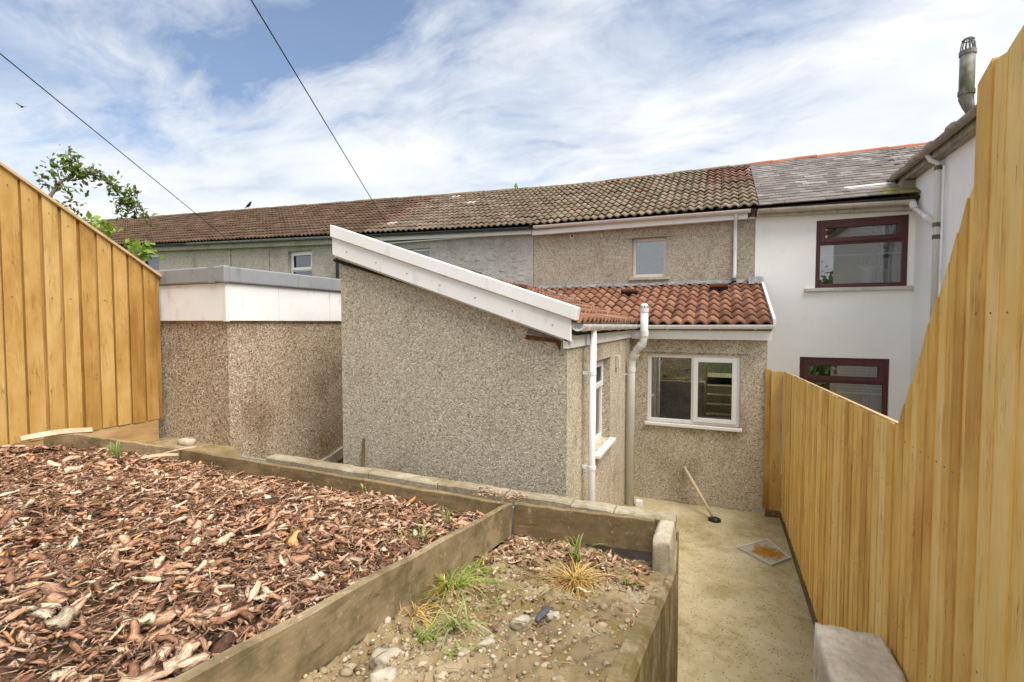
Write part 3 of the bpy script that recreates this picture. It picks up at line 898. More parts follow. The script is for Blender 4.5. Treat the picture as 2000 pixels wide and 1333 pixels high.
def house_shell(parent, x0, x1, mat, holes, front='front_wall'):
    zt_ = min(eav(x0), eav(x1)) + 0.02
    holed_wall((x0, YM), X, -Y, x1 - x0, 0, zt_, holes, 0.28).build(front, mat, parent)
    MB().box(x0, x1, YM + 6.1, YM + 6.35, 0, zt_).build('rear_wall', mat, parent)
    for s, x in ((1, x0), (-1, x1)):
        a = x + s * 0.001
        MB().prism([(a, YM + 0.28, 0), (a, YM + 6.1, 0), (a, YM + 6.1, zt_), (a, YR, rdg(x) - 0.12), (a, YM + 0.28, eav(x) + 0.05)], (s * 0.11, 0, 0)).build('party_wall', ROOM, parent)
    MB().box(x0 + .12, x1 - .12, YM + .29, YM + 6.09, 2.45, 2.6).build('upper_floor', ROOM, parent)
    e0, e1, r0, r1 = (x0, YEV, eav(x0) - .02), (x1, YEV, eav(x1) - .02), (x0, YR, rdg(x0) - .04), (x1, YR, rdg(x1) - .04)
    b0, b1 = (x0, 2 * YR - YEV, eav(x0) - .02), (x1, 2 * YR - YEV, eav(x1) - .02)
    MB().prism([e0, e1, r1, r0], (0, 0, -0.05)).build('roof_deck', DECK, parent)
    MB().prism([r0, r1, b1, b0], (0, 0, -0.05)).build('rear_roof', TILE_BROWN, parent)


def ridge(parent, x0, x1, mat, n, r=0.10, name='ridge_tile'):
    for i in range(n):
        a, b = x0 + (x1 - x0) * i / n, x0 + (x1 - x0) * (i + 1) / n
        za, zb_ = rdg(a) + 0.01, rdg(b) + 0.01
        mb = MB()
        k = 7
        for s, (x, z, rr) in enumerate(((a, za, r), (b + 0.02, zb_, r * 1.06))):
            for j in range(k):
                t = math.pi * (j / (k - 1)) * 0.8 + math.pi * 0.1
                mb.v.append((x, YR + rr * 1.25 * math.cos(t), z - 0.05 + rr * math.sin(t)))
        mb.f = [(j, j + 1, k + j + 1, k + j) for j in range(k - 1)] + [tuple(range(k)), tuple(range(2 * k - 1, k - 1, -1))]
        o = mb.build(name, mat, parent)
        o.location.z += rnd.uniform(-.006, .012)


# --- cream pebbledashed house (behind the extension)
cream = thing('terraced_house', (-1.5, YM, 0), 'cream pebbledashed cottage above the extension with one small upper window', 'house', 'houses of the terrace')
xa, xb = -3.61, 0.60
house_shell(cream, xa, xb, PB_CREAM, [(-1.55 - xa, -0.90 - xa, 3.58, 4.34)])
window(cream, (0, YM), X, -Y, -1.55, -0.90, 3.58, 4.34, UPVC_WARM, [(0, 1, 0, 1, False)], 0.062, 0.09, (0.05, 0.045, 0.06), CEMENT)
MB().box(-1.67, -0.78, YM - 0.022, YM - 0.002, 4.34, 4.365).build('window_hood', PB_CREAM, cream)
roof_tiles(cream, (xa, YEV, eav(xa)), (xb + .04, YEV, eav(xb)), (xa, YR - .06, rdg(xa) - .02), (xb + .04, YR - .06, rdg(xb) - .02), 14, 13, TILE2, [TILE_CREAM, TILE_RED],
           name='roof_tile', pick=lambda u, v: 1 if (u > 0.78 and v > 0.5) or rnd.random() < 0.02 else 0, jit=0.012)
ridge(cream, xa, xb + .03, RIDGE_MOSS, 10)
MB().box(xa + 0.01, 0.47, 9.455, 9.495, 4.53, 4.66).build('fascia', UPVC, cream, bevel=0.004)
MB().box(xa + 0.01, 0.59, 9.495, YM - .003, 4.535, 4.55).build('soffit', UPVC_WARM, cream)
gutter((0.51, 9.40, 4.675), (xa + .08, 9.40, 4.70), 0.06, UPVC_WARM, cream, 4)
d = MB().tube([(0.28, 9.42, 4.63), (0.28, 9.44, 4.55), (0.28, 9.545, 4.45), (0.28, 9.55, 4.3), (0.28, 9.55, 3.58), (0.27, 9.50, 3.48)], 0.032, 12).build('downpipe', PIPE_GREY, cream, smooth=True)
MB().tube([(0.28, 9.55, 4.02), (0.28, 9.55, 4.06)], 0.038, 12).build('pipe_collar', PIPE_GREY, d)
MB().tube([(0.27, 9.50, 3.48), (0.27, 9.45, 3.42)], [0.034, 0.04], 12).build('pipe_shoe', GUT_DARK, d)
v = MB().tube([(-2.76, YM - .001, 4.47), (-2.76, YM - .035, 4.47)], [.055, .05], 14).build('wall_vent', SILL, cream)
MB().tube([(-2.76, YM - .036, 4.47), (-2.76, YM - .046, 4.465)], [.032, .022], 12).build('vent_hole', GUT_DARK, v)

# --- grey painted rubble stone house
stone = thing('terraced_house', (-5.8, YM, 0), 'grey painted rubble-stone cottage with white fascia and dark gutter', 'house', 'houses of the terrace')
xa, xb = -8.05, -3.62
house_shell(stone, xa, xb, STONEWALL, [(-6.95 - xa, -6.2 - xa, 3.45, 4.45)])
window(stone, (0, YM), X, -Y, -6.95, -6.2, 3.45, 4.45, UPVC_CLEAN, [(0, 1, 0, 1, False)], 0.06, 0.07)
MB().box(-6.9, -6.25, YM + .4, YM + .42, 3.4, 4.5).build('window_blind', m_plain('green_blind', (.12, .17, .12), 0.9), stone)
for k in range(290):
    x, z = rnd.uniform(xa + .1, xb - .12), rnd.uniform(3.1, 4.6)
    if -7.1 < x < -6.08:
        continue
    w, h = rnd.uniform(.10, .24), rnd.uniform(.05, .12)
    n = rnd.choice((5, 6, 7))
    pts = [(x + w / 2 * math.cos(2 * math.pi * i / n) * rnd.uniform(.75, 1.1), YM + .005, z + h / 2 * math.sin(2 * math.pi * i / n) * rnd.uniform(.75, 1.1)) for i in range(n)]
    dpt = rnd.uniform(.004, .013)
    mb = MB()
    mb.add(pts + [(x + (p[0] - x) * .75, YM - dpt * rnd.uniform(.7, 1.2), z + (p[2] - z) * .75) for p in pts], [tuple(range(n, 2 * n))] + [(i, (i + 1) % n, (i + 1) % n + n, i + n) for i in range(n)])
    mb.build('stone', STONEWALL, stone)
roof_tiles(stone, (xa, YEV, eav(xa)), (xb, YEV, eav(xb)), (xa, YR - .06, rdg(xa) - .02), (xb, YR - .06, rdg(xb) - .02), 15, 13, TILE2, [TILE_STONE, TILE_RED, m_tile('pale_repair_tile', [(0, (.42, .36, .33)), (1, (.5, .44, .42))], (.3, .25, .2))],
           name='roof_tile', pick=lambda u, v: 1 if u < 0.06 and v > .2 else (2 if rnd.random() < 0.012 else 0), jit=0.01)
ridge(stone, xa, xb, RIDGE_MOSS, 10)
MB().hexa([(xa, 9.46, 4.56 + .13), (xb, 9.46, 4.56), (xb, 9.50, 4.56), (xa, 9.50, 4.56 + .13)], [(xa, 9.46, 4.70 + .13), (xb, 9.46, 4.70), (xb, 9.50, 4.70), (xa, 9.50, 4.70 + .13)]).build('fascia', UPVC, stone)
MB().box(xa, xb - .01, 9.50, YM - .003, 4.60, 4.62).build('soffit', UPVC, stone)
gutter((xb - .02, 9.385, 4.685), (xa, 9.385, 4.835), 0.05, GUT_DARK, stone, 5)

# --- grey-green pebbledashed houses further along
def far_house(xa, xb, label, wins, pipe):
    h = thing('terraced_house', ((xa + xb) / 2, YM, 0), label, 'house', 'houses of the terrace')
    house_shell(h, xa, xb, PB_GREEN, [(a - xa, b - xa, c, d_) for a, b, c, d_ in wins])
    for a, b, c, d_ in wins:
        window(h, (0, YM), X, -Y, a, b, c, d_, UPVC_CLEAN, [(0, 1, 0, .52, False), (0, 1, .52, 1, True)], 0.06, 0.10, (0.04, 0.04, 0.05), SILL)
        MB().box(a + .05, b - .05, YM + .4, YM + .42, c, d_).build('window_curtain', CURTAIN, h)
    n = round((xb - xa) / .30)
    roof_tiles(h, (xa, YEV, eav(xa)), (xb, YEV, eav(xb)), (xa, YR - .06, rdg(xa) - .02), (xb, YR - .06, rdg(xb) - .02), n, 13, TILE2, [TILE_BROWN], name='roof_tile', jit=0.01)
    ridge(h, xa, xb, RIDGE_MOSS, round((xb - xa) / .45))
    zf = lambda x, o: eav(x) + o
    MB().hexa([(xa, 9.47, zf(xa, -.19)), (xb, 9.47, zf(xb, -.19)), (xb, 9.59, zf(xb, -.19)), (xa, 9.59, zf(xa, -.19))], [(xa, 9.47, zf(xa, -.06)), (xb, 9.47, zf(xb, -.06)), (xb, 9.59, zf(xb, -.06)), (xa, 9.59, zf(xa, -.06))]).build('fascia', PB_GREEN, h)
    gutter((xb - .03, 9.39, zf(xb, -.01)), (xa, 9.39, zf(xa, -.01)), 0.055, LEAD if pipe else GUT_DARK, h, 6)
    if pipe:
        MB().tube([(pipe, 9.40, eav(pipe) - .06), (pipe, 9.44, eav(pipe) - .2), (pipe, 9.53, eav(pipe) - .32), (pipe, 9.54, 2.5)], .04, 10).build('downpipe', GUT_DARK, h, smooth=True)
        for x in (-11.5, -10.1 - 3.6):
            pass
    return h


hh = far_house(-14.6, -8.06, 'long grey-green pebbledashed cottage under brown tiles with a white two-light window', [(-10.74, -9.88, 3.55, 4.62)], -8.95)
for x in (-11.45, -13.0):
    MB().box(x, x + .03, YM - .012, YM - .001, 2.5, eav(x) - .22).build('render_joint', GUT_BROWN, hh)
far_house(-26.0, -14.61, 'farthest grey-green cottage at the left end of the terrace, behind the leaves', [(-17.3, -16.3, 3.6, 4.9)], None)

# --- white rendered house with its projecting wing
XW = 2.88
white = thing('terraced_house', (2.0, YM, 0), 'white rendered house with dark red window frames and slate roof', 'house', 'houses of the terrace')
xa, xb = 0.605, 6.5
H1 = (1.535, 2.806, 3.285, 4.43)
H2 = (1.334, 2.607, 0.95, 2.10)
holed_wall((xa, YM), X, -Y, XW - xa, 0, 4.58, [(H1[0] - xa, H1[1] - xa, H1[2], H1[3]), (H2[0] - xa, H2[1] - xa, H2[2], H2[3])], 0.28).build('front_wall', WHITE_REND, white)
MB().box(xa, xb, YM + 6.1, YM + 6.35, 0, 4.7).build('rear_wall', WHITE_REND, white)
MB().box(xb - .2, xb - .001, 4.0, YM + 6.1, 0, 5.0).build('far_wall', WHITE_REND, white)
MB().box(XW, XW + .28, 3.9, YM + .28, 0, 5.14).build('wing_wall', WHITE_REND, white)
MB().box(XW + .28, xb, 3.9, 4.0, 0, 5.14).build('wing_end', WHITE_REND, white)
MB().box(xa + .12, xb - .2, YM + .29, YM + 6.09, 2.42, 2.62).build('upper_floor', ROOM, white)
MB().box(xa + .12, XW + .28, YM + 3.0, YM + 3.1, 0, 4.7).build('inner_wall', ROOM, white)
window(white, (0, YM), X, -Y, H1[0], H1[1], H1[2], H1[3], MAHOG, [(0, 1, 0, .68, False), (0, 1, .68, 1, True)], 0.07, 0.03, None)
MB().box(1.375, 2.875, YM - .06, YM + .1, 3.225, 3.283).build('window_ledge', SILL, white, bevel=0.008)
window(white, (0, YM), X, -Y, H2[0], H2[1], H2[2], H2[3], MAHOG, [(0, 1, 0, .66, False), (0, 1, .66, 1, True)], 0.07, 0.03, None)
SL = MB().box(.002, .197, 0, .30, 0, .016).mesh('slate')
SL.transform(M.Rotation(R(-2.6), 4, 'X') @ M.Translation((0, 0, .012)))
roof_tiles(white, (xa + .04, YEV, eav(1)), (3.0, YEV, eav(1)), (xa + .04, YR - .08, rdg(1) - .02), (3.0, YR - .08, rdg(1) - .02), 12, 19, SL, [SLATE, SLATE_MOSS], name='slate', stagger=True, jit=0.004,
           pick=lambda u, v: 1 if (u > 0.72 and v < 0.12) else 0)
roof_tiles(white, (3.0, YEV + 1.5, eav(1) + .75), (6.0, YEV + 1.5, eav(1) + .75), (3.0, YR - .08, rdg(1) - .02), (6.0, YR - .08, rdg(1) - .02), 14, 10, SL, [SLATE], name='slate', stagger=True, jit=0.004, limit=0)
MB().prism([(xa + .045, YEV + .01, eav(1) - .02), (XW - .02, YEV + .01, eav(1) - .02), (xb, YM + .3, eav(1) + .05), (xb, YR, rdg(1) - .04), (xa + .045, YR, rdg(1) - .04)], (0, 0, -.05)).build('roof_deck', DECK, white)
MB().prism([(xa + .045, YR, rdg(1) - .04), (xb, YR, rdg(1) - .04), (xb, 2 * YR - YEV, eav(1)), (xa + .045, 2 * YR - YEV, eav(1))], (0, 0, -.05)).build('rear_roof', SLATE, white)
ridge(white, xa + .06, 6.3, RIDGE_RED, 13, 0.11)
gutter((2.78, 9.385, 4.60), (xa + .02, 9.385, 4.655), 0.066, GUT_BEIGE, white, 3)
MB().hexa([(xa + .01, 9.46, 4.56), (2.84, 9.46, 4.475), (2.84, YM - .002, 4.475), (xa + .01, YM - .002, 4.56)], [(xa + .01, 9.46, 4.68), (2.84, 9.46, 4.66), (2.84, YM - .002, 4.66), (xa + .01, YM - .002, 4.68)]).build('fascia', GUT_BEIGE, white)
# wing eaves: board, boxed soffit, old gutter, roof slope rising away
MB().box(2.74, 2.775, 3.8, 10.3, 4.99, 5.12).build('fascia', GUT_BROWN, white, bevel=0.004)
MB().box(2.775, XW - .002, 3.8, 9.58, 4.985, 5.0).build('soffit', GUT_BROWN, white)
wg = gutter((2.68, 3.8, 5.13), (2.68, 10.45, 5.12), 0.062, GUT_BROWN, white, 0)
for y in (6.6, 7.72, 8.42, 9.0, 9.75):
    MB().tube([(2.68, y, 5.13), (2.68, y + .10, 5.13)], .0685, 12, True).build('gutter_joint', GUT_BROWN, wg)
MB().prism([(2.70, 3.75, 5.16), (2.70, 10.6, 5.16), (4.7, 12.3, 6.3), (4.7, 3.75, 6.3)], (0, 0, .035)).build('wing_roof', SLATE, white)
MB().prism([(4.70, 3.75, 6.3), (4.70, 12.3, 6.3), (6.7, 10.6, 5.16), (6.7, 3.75, 5.16)], (0, 0, .035)).build('wing_roof', SLATE, white)
MB().box(2.70, 2.9, 9.62, 10.1, 4.6, 4.98).build('eaves_return', GUT_BROWN, white)
MB().prism([(1.95, 9.86, 4.955), (2.70, 9.86, 4.955), (2.70, 9.99, 5.045), (2.0, 9.96, 5.025)], (0, 0, .02)).build('valley_lead', m_plain('pale_lead', (.52, .51, .52), .5, .4), white)
dpw = MB().tube([(2.70, 8.62, 5.08), (2.74, 8.60, 4.98), (2.81, 8.58, 4.93), (2.815, 8.58, 4.85), (2.815, 8.58, 2.6)], .036, 12).build('downpipe', PIPE_GREY, white, smooth=True)
for z in (4.86, 4.07, 3.9):
    MB().tube([(2.815, 8.58, z - .03), (2.815, 8.58, z + .03)], .045, 12).build('pipe_collar', FLUE, dpw)
MB().tube([(2.83, 8.44, 4.85), (2.83, 8.44, 2.6)], .013, 8).build('waste_pipe', UPVC, white)
br = MB().tube([(2.76, 9.36, 4.56), (2.79, 9.34, 4.46), (2.81, 9.25, 4.40), (2.815, 8.60, 4.08)], .034, 12).build('branch_pipe', UPVC_WARM, white, smooth=True)
MB().tube([(2.76, 9.36, 4.57), (2.785, 9.34, 4.47)], .05, 12).build('pipe_collar', PIPE_GREY, br)
MB().tube([(2.813, 8.98, 4.267), (2.814, 8.88, 4.218)], .041, 12).build('pipe_collar', UPVC, br)
# flue on the wing roof
fz = 5.42
fx, fy = 2.78, 7.72
flu = MB().tube([(fx + .06, fy, fz - .16), (fx + .02, fy, fz - .05), (fx, fy, fz + .04), (fx, fy, fz + .1), (fx, fy, 6.03)], [.045, .06, .074, .074, .074], 16).build('flue_pipe', FLUE, white, smooth=True)
for z in (fz + .10, 6.0):
    MB().tube([(fx, fy, z - .02), (fx, fy, z + .03)], .083, 16).build('flue_collar', FLUE, flu)
for k in range(12):
    a = k * math.pi / 6
    MB().tube([(fx + .072 * math.cos(a), fy + .072 * math.sin(a), 6.03), (fx + .064 * math.cos(a), fy + .064 * math.sin(a), 6.11), (fx + .04 * math.cos(a), fy + .04 * math.sin(a), 6.18), (fx, fy, 6.19)], .006, 5).build('cage_bar', FLUE, flu)
MB().tube([(fx + .055 * math.cos(t), fy + .055 * math.sin(t), 6.16) for t in np.linspace(0, 2 * math.pi, 13)], .007, 5, False).build('cage_ring', FLUE, flu)

# things seen through the white house's windows
def lathe(prof, c, n=16):
    mb = MB()
    return mb.tube([(c[0], c[1], c[2] + z) for r, z in prof], [max(r, .001) for r, z in prof], n)


pot = thing('flower_pot', (2.30, YM + .22, 3.30), 'white fluted flower pot with pale blooms behind the upper dark red window', 'flower pot')
lathe([(.07, 0), (.08, .02), (.10, .16), (.115, .27), (.12, .29), (.105, .285)], (2.30, YM + .22, 3.345)).build('pot', CERAMIC, pot, smooth=True)
fc = [(2.30 + rnd.gauss(0, .06) + .04, YM + .22 + rnd.gauss(0, .04), 3.66 + rnd.gauss(0, .035)) for _ in range(60)]
leaf_cloud('blooms', fc, .05, [(.75, .78, .6), (.8, .8, .72), (.45, .52, .25)], pot, asp=.9)
orn = thing('ornament', (2.58, YM + .22, 3.345), 'small pink waisted ornament right of the flower pot in the upper window', 'ornament')
lathe([(.05, 0), (.05, .04), (.028, .11), (.045, .17), (.075, .23), (.05, .26), (.0, .26)], (2.58, YM + .22, 3.345)).build('body', PINK, orn, smooth=True)
MB().box(1.45, 2.85, YM + .12, YM + .32, 3.30, 3.345).build('inner_shelf', SILL, white)
bar = tag(MB().tube([(1.45, YM + .30, 3.86), (2.87, YM + .30, 3.86)], .012, 8).build('curtain_rail', UPVC_CLEAN), 'thin white rail across the middle of the upper dark red window', 'rail')


def curtain(x0, x1, y, z0, z1, label, mat=CURTAIN, amp=.03):
    mb = MB()
    n = 40
    for i in range(n + 1):
        x = x0 + (x1 - x0) * i / n
        for z in (z0, z1):
            mb.v.append((x, y + amp * math.sin(i * 1.1), z))
    mb.f = [(2 * i, 2 * i + 2, 2 * i + 3, 2 * i + 1) for i in range(n)]
    o = mb.build('curtain', mat, None, smooth=True)
    s_ = o.modifiers.new('t', 'SOLIDIFY')
    s_.thickness = .004
    return tag(o, label, 'curtain')


curtain(2.42, 2.86, YM + .42, 3.2, 4.5, 'grey curtain hanging in the upper dark red window')
curtain(2.35, 2.66, YM + .42, .9, 2.2, 'pale curtain hanging in the lower dark red window')
bl = thing('window_blind', (2.2, YM + .34, 1.5), 'white slatted blind half lowered in the lower dark red window', 'blind')
for k in range(12):
    MB().box(1.95, 2.60, YM + .33, YM + .352, 1.52 + k * .05, 1.524 + k * .05).build('slat', UPVC_CLEAN, bl)
MB().box(1.95, 2.60, YM + .325, YM + .355, 1.46, 1.49).build('bottom_rail', UPVC_CLEAN, bl)

# ================================================================== FLAT-ROOFED OUTBUILDING
shed = thing('outbuilding', (-5.4, 3.5, 1.0), 'flat-roofed brown pebbledash outbuilding with grey trim and white fascia beside the fence', 'outbuilding')
SX, SY = -4.76, 3.46
MB().box(-7.4, SX, SY, 6.6, 0, 2.80).build('wall', PB_SHED, shed)
MB().box(-7.42, SX + .035, SY - .035, 6.62, 2.715, 3.115).build('fascia', UPVC, shed, bevel=0.005)
cap = MB().box(-7.44, SX + .07, SY - .07, 6.64, 3.118, 3.285).build('roof_trim', LEADGREY, shed, bevel=0.014)
MB().box(-7.3, SX - .05, SY + .05, 6.5, 3.286, 3.30).build('roof_felt', DECK, shed)
MB().box(SX - .01, SX + .0775, SY - .0775, SY - .01, 3.112, 3.291).build('corner_trim', LEADGREY, cap, bevel=0.014)
MB().box(SX - .18, SX - .08, SY - .076, SY - .069, 3.116, 3.287).build('joint_strip', LEADGREY, cap)
MB().box(SX + .036, SX + .0385, SY + .62, SY + .623, 2.72, 3.11).build('fascia_joint', UPVC_WARM, shed)
MB().box(SX + .036, SX + .0385, SY + 1.42, SY + 1.423, 2.72, 3.11).build('fascia_joint', UPVC_WARM, shed)
MB().box(SX + .0, SX + .045, SY - .045, SY - .0, 2.71, 3.117).build('fascia_corner', UPVC_CLEAN, shed)
# exposed blocks under the broken render edge
for k in range(5):
    MB().box(SX + .002, SX + .03, SY + .75 + k * .45, SY + 1.18 + k * .45, 0.63, 0.845).build('block', CONC_BLOCK, shed, bevel=.01)
    MB().box(SX + .002, SX + .03, SY + .55 + k * .45, SY + .98 + k * .45, 0.40, 0.615).build('block', CONC_BLOCK, shed, bevel=.01)
rp = [(SX + .001, SY + .2 + i * .12, .70 + i * .022 + rnd.uniform(-.02, .02)) for i in range(16)]
MB().prism([(p_[0], p_[1], p_[2] - .14) for p_ in rp] + rp[::-1], (.045, 0, 0)).build('broken_render_edge', CEMENT, shed)

# ================================================================== FENCES
def fence_boards(parent, xface, sgn, ys, ztop, zbot, mat, thick=(.030, .013), slope=True, nails=()):
    """feather-edged boards side by side on a plane x = xface; sgn is the side they face"""
    nz = nails
    ys = [ys[0]] + [y + rnd.uniform(-.012, .012) for y in ys[1:-1]] + [ys[-1]]
    for i in range(len(ys) - 1):
        y0, y1 = ys[i], ys[i + 1]
        j = rnd.uniform(-.004, .004)
        a, b = (thick[0], thick[1])
        t0, t1 = (ztop(y0), ztop(y1)) if slope else (ztop((y0 + y1) / 2),) * 2
        jz = rnd.uniform(-.006, .006)
        z0 = zbot((y0 + y1) / 2) + rnd.uniform(-.006, .006)
        ya, yb = y0, y1 + .012
        x = lambda d: xface + sgn * (d + j * .5)
        mb = MB()
        mb.hexa([(x(a), ya, z0), (x(b), yb, z0), (x(0), yb, z0), (x(0), ya, z0)], [(x(a), ya, t0 + jz), (x(b), yb, t1 + jz), (x(0), yb, t1 + jz), (x(0), ya, t0 + jz)])
        mb.build('board', mat, parent)
        for q in nz:
            if q < min(t0, t1) - .05:
                ym = (y0 + y1) / 2 + rnd.uniform(-.01, .01)
                MB().tube([(x((a + b) / 2 - .004), ym, q), (x((a + b) / 2 + .003), ym, q)], .0036, 6).build('nail', GUT_BROWN, parent)


lf = thing('timber_fence', (-5.75, 2.7, 1.6), 'golden vertical-board fence on the left with sloping top beside the outbuilding', 'fence')
FLX = -5.78
ys = [3.36 - .1395 * i for i in range(22)]
ys = ys[::-1]
ltop = lambda y: 4.06 - (y - 2.116) * 0.674 if y > 1.85 else 4.24
for i in range(len(ys) - 1):
    y0, y1 = ys[i] + rnd.uniform(-.004, .004), ys[i + 1] - .020 + rnd.uniform(-.004, .004)
    f = .040 + rnd.uniform(-.004, .004)
    z0 = 1.615 + rnd.uniform(-.008, .004)
    MB().hexa([(FLX + f, y0, z0), (FLX + f - .006, y1, z0), (FLX + .012, y1, z0), (FLX + .012, y0, z0)], [(FLX + f, y0, ltop(y0)), (FLX + f - .006, y1, ltop(y1)), (FLX + .012, y1, ltop(y1)), (FLX + .012, y0, ltop(y0))]).build('board', FENCE, lf, bevel=.003)
    ya, yb = ys[i + 1] - .05, ys[i + 1] + .03
    MB().hexa([(FLX + .0105, ya, 1.615), (FLX + .0105, yb, 1.615), (FLX, yb, 1.615), (FLX, ya, 1.615)], [(FLX + .0105, ya, ltop(ya) - .003), (FLX + .0105, yb, ltop(yb) - .003), (FLX, yb, ltop(yb) - .003), (FLX, ya, ltop(ya) - .003)]).build('backing_board', FENCE, lf)
MB().hexa([(FLX - .03, 1.85, ltop(1.86)), (FLX + .062, 1.85, ltop(1.86)), (FLX + .062, 3.40, ltop(3.40)), (FLX - .03, 3.40, ltop(3.40))], [(FLX - .03, 1.85, ltop(1.86) + .032), (FLX + .062, 1.85, ltop(1.86) + .032), (FLX + .062, 3.40, ltop(3.40) + .032), (FLX - .03, 3.40, ltop(3.40) + .032)]).build('capping_rail', FENCE_EDGE, lf, bevel=.004)
MB().box(FLX - .001, FLX + .03, .3, 3.335, 1.36, 1.606).build('gravel_board', FENCE_EDGE, lf, bevel=.004)
for z in (1.9, 2.85):
    MB().box(FLX - .09, FLX - .003, .4, 3.33, z, z + .08).build('rail', FENCE_EDGE, lf)
for i, y in enumerate(ys[:-1]):
    for z in (2.93, ltop(y) - .16):
        if y > 1.7:
            MB().tube([(FLX + .030, y + .05, z), (FLX + .0425, y + .05, z)], .0055, 6).build('nail', GUT_BROWN, lf)

rf = thing('timber_fence', (0.84, 5.2, 0), 'long low straight run of right-hand timber fence reaching back to the window wall', 'fence')
FRX = .862
ys = [2.93 + i * .1138 for i in range(40)] + [7.482]
rtop = lambda y: 2.175 - (y - 2.93) * 0.035
fence_boards(rf, FRX, -1, ys, rtop, lambda y: .075, FENCE_R, (.012, .005), nails=(.44, 1.14, 1.84))
MB().box(FRX - .026, FRX + .004, 3.0, 7.44, -.01, .073).build('gravel_board', OLDW_Y, rf, bevel=.004)
MB().hexa([(FRX - .004, 2.95, rtop(2.95) - .004), (FRX + .02, 2.95, rtop(2.95) - .004), (FRX + .02, 7.48, rtop(7.48) - .004), (FRX - .004, 7.48, rtop(7.48) - .004)], [(FRX - .004, 2.95, rtop(2.95) + .012), (FRX + .02, 2.95, rtop(2.95) + .012), (FRX + .02, 7.48, rtop(7.48) + .012), (FRX - .004, 7.48, rtop(7.48) + .012)]).build('top_rail', FENCE_EDGE, rf)
for z in (.4, 1.1, 1.8):
    MB().box(FRX + .004, FRX + .07, 2.95, 7.45, z, z + .08).build('rail', FENCE_EDGE, rf)

rt = thing('timber_fence', (0.84, 2.55, .9), 'steeply stepped middle section of right-hand fence with jagged rising top', 'fence')
prof_y = [2.17, 2.275, 2.345, 2.46, 2.585, 2.69, 2.80, 2.93]
prof_z = [3.23, 3.15, 3.03, 2.865, 2.693, 2.52, 2.36, 2.19]
ptop = lambda y: float(np.interp(y, prof_y, prof_z))
ys = [2.17 + i * .0845 for i in range(10)]
fence_boards(rt, FRX - .018, -1, ys, ptop, lambda y: .62, FENCE_R, (.013, .005), nails=(1.23, 2.13))
for z in (1.2, 2.1):
    MB().box(FRX - .015, FRX + .03, 2.18, 2.90, z, z + .07).build('rail', FENCE_EDGE, rt)
rn = thing('timber_fence', (0.84, 1.5, .9), 'tallest nearest section of right-hand fence at the right edge', 'fence')
ys = [0.9, 1.0, 1.1, 1.2, 1.3, 1.4, 1.49, 1.59, 1.68, 1.78, 1.88, 2.0, 2.10, 2.19]
ntop = lambda y: 3.545 + (.012 if y < 2.06 else 0) + .02 * math.sin(y * 31)
fence_boards(rn, FRX - .036, -1, ys, ntop, lambda y: .9, FENCE_R, (.012, .005), nails=(1.53, 2.73))
for z in (1.5, 2.7):
    MB().box(FRX - .034, FRX + .03, .9, 2.16, z, z + .07).build('rail', FENCE_EDGE, rn)

cf = thing('timber_fence', (.74, 7.44, 0), 'narrow return panel of fence closing the corner by the window wall', 'fence')
for i, (a, b, t) in enumerate(((.628, .70, 2.05), (.70, .845, 2.03))):
    MB().hexa([(a, 7.43 - .02 * i, .10), (b, 7.44 - .02 * i, .10), (b, 7.475, .10), (a, 7.475, .10)], [(a, 7.43 - .02 * i, t), (b, 7.44 - .02 * i, t), (b, 7.475, t), (a, 7.475, t)]).build('board', FENCE, cf)
MB().box(.655, .845, 7.40, 7.47, -.01, .098).build('gravel_board', OLDW, cf, bevel=.006)

# ================================================================== RETAINING WALL AND BED EDGES
rw = thing('retaining_wall', (-.3, 3.45, 0), 'concrete block retaining wall with weathered coping around the raised bed', 'wall')
MB().box(-4.70, -.262, 3.36, 3.50, -.02, 1.26).build('wall_core', MORTAR, rw)
blk = MB().box(.004, .436, 0, .034, .004, .211).mesh('block')
blk.materials.append(CONC_BLOCK)
for r_ in range(6):
    for c_ in range(11):
        x = -4.9 + c_ * .447 + (.22 if r_ % 2 else 0)
        if x < -4.72 or x + .44 > -.24:
            continue
        link('block', blk, None, rw, M.Translation((x, 3.49, .0 + r_ * .212)))
xx = [-4.15, -3.52, -2.86, -2.14, -1.52, -.98, -.66, -.235]
for i in range(len(xx) - 1):
    a, b = xx[i] + .004, xx[i + 1] - .004
    y0 = 3.395 + .02 * (b + .24) / 4 + rnd.uniform(-.012, .012)
    y1 = 3.528 + rnd.uniform(-.006, .006)
    mb = MB()
    n = 7
    for k in range(n):
        x = a + (b - a) * k / (n - 1)
        f0 = y0 + rnd.uniform(-.008, .008)
        t = 1.348 + rnd.uniform(-.006, .006)
        mb.v += [(x, f0, 1.25), (x, f0 + .004, t - .012), (x, f0 + .016, t), (x, y1 - .01, t), (x, y1, t - .012), (x, y1, 1.25)]
    for k in range(n - 1):
        for j in range(6):
            mb.f.append((k * 6 + j, k * 6 + (j + 1) % 6, (k + 1) * 6 + (j + 1) % 6, (k + 1) * 6 + j))
    mb.f += [tuple(range(6)), tuple(range((n - 1) * 6 + 5, (n - 1) * 6 - 1, -1))]
    mb.build('coping_stone', COPING, rw)
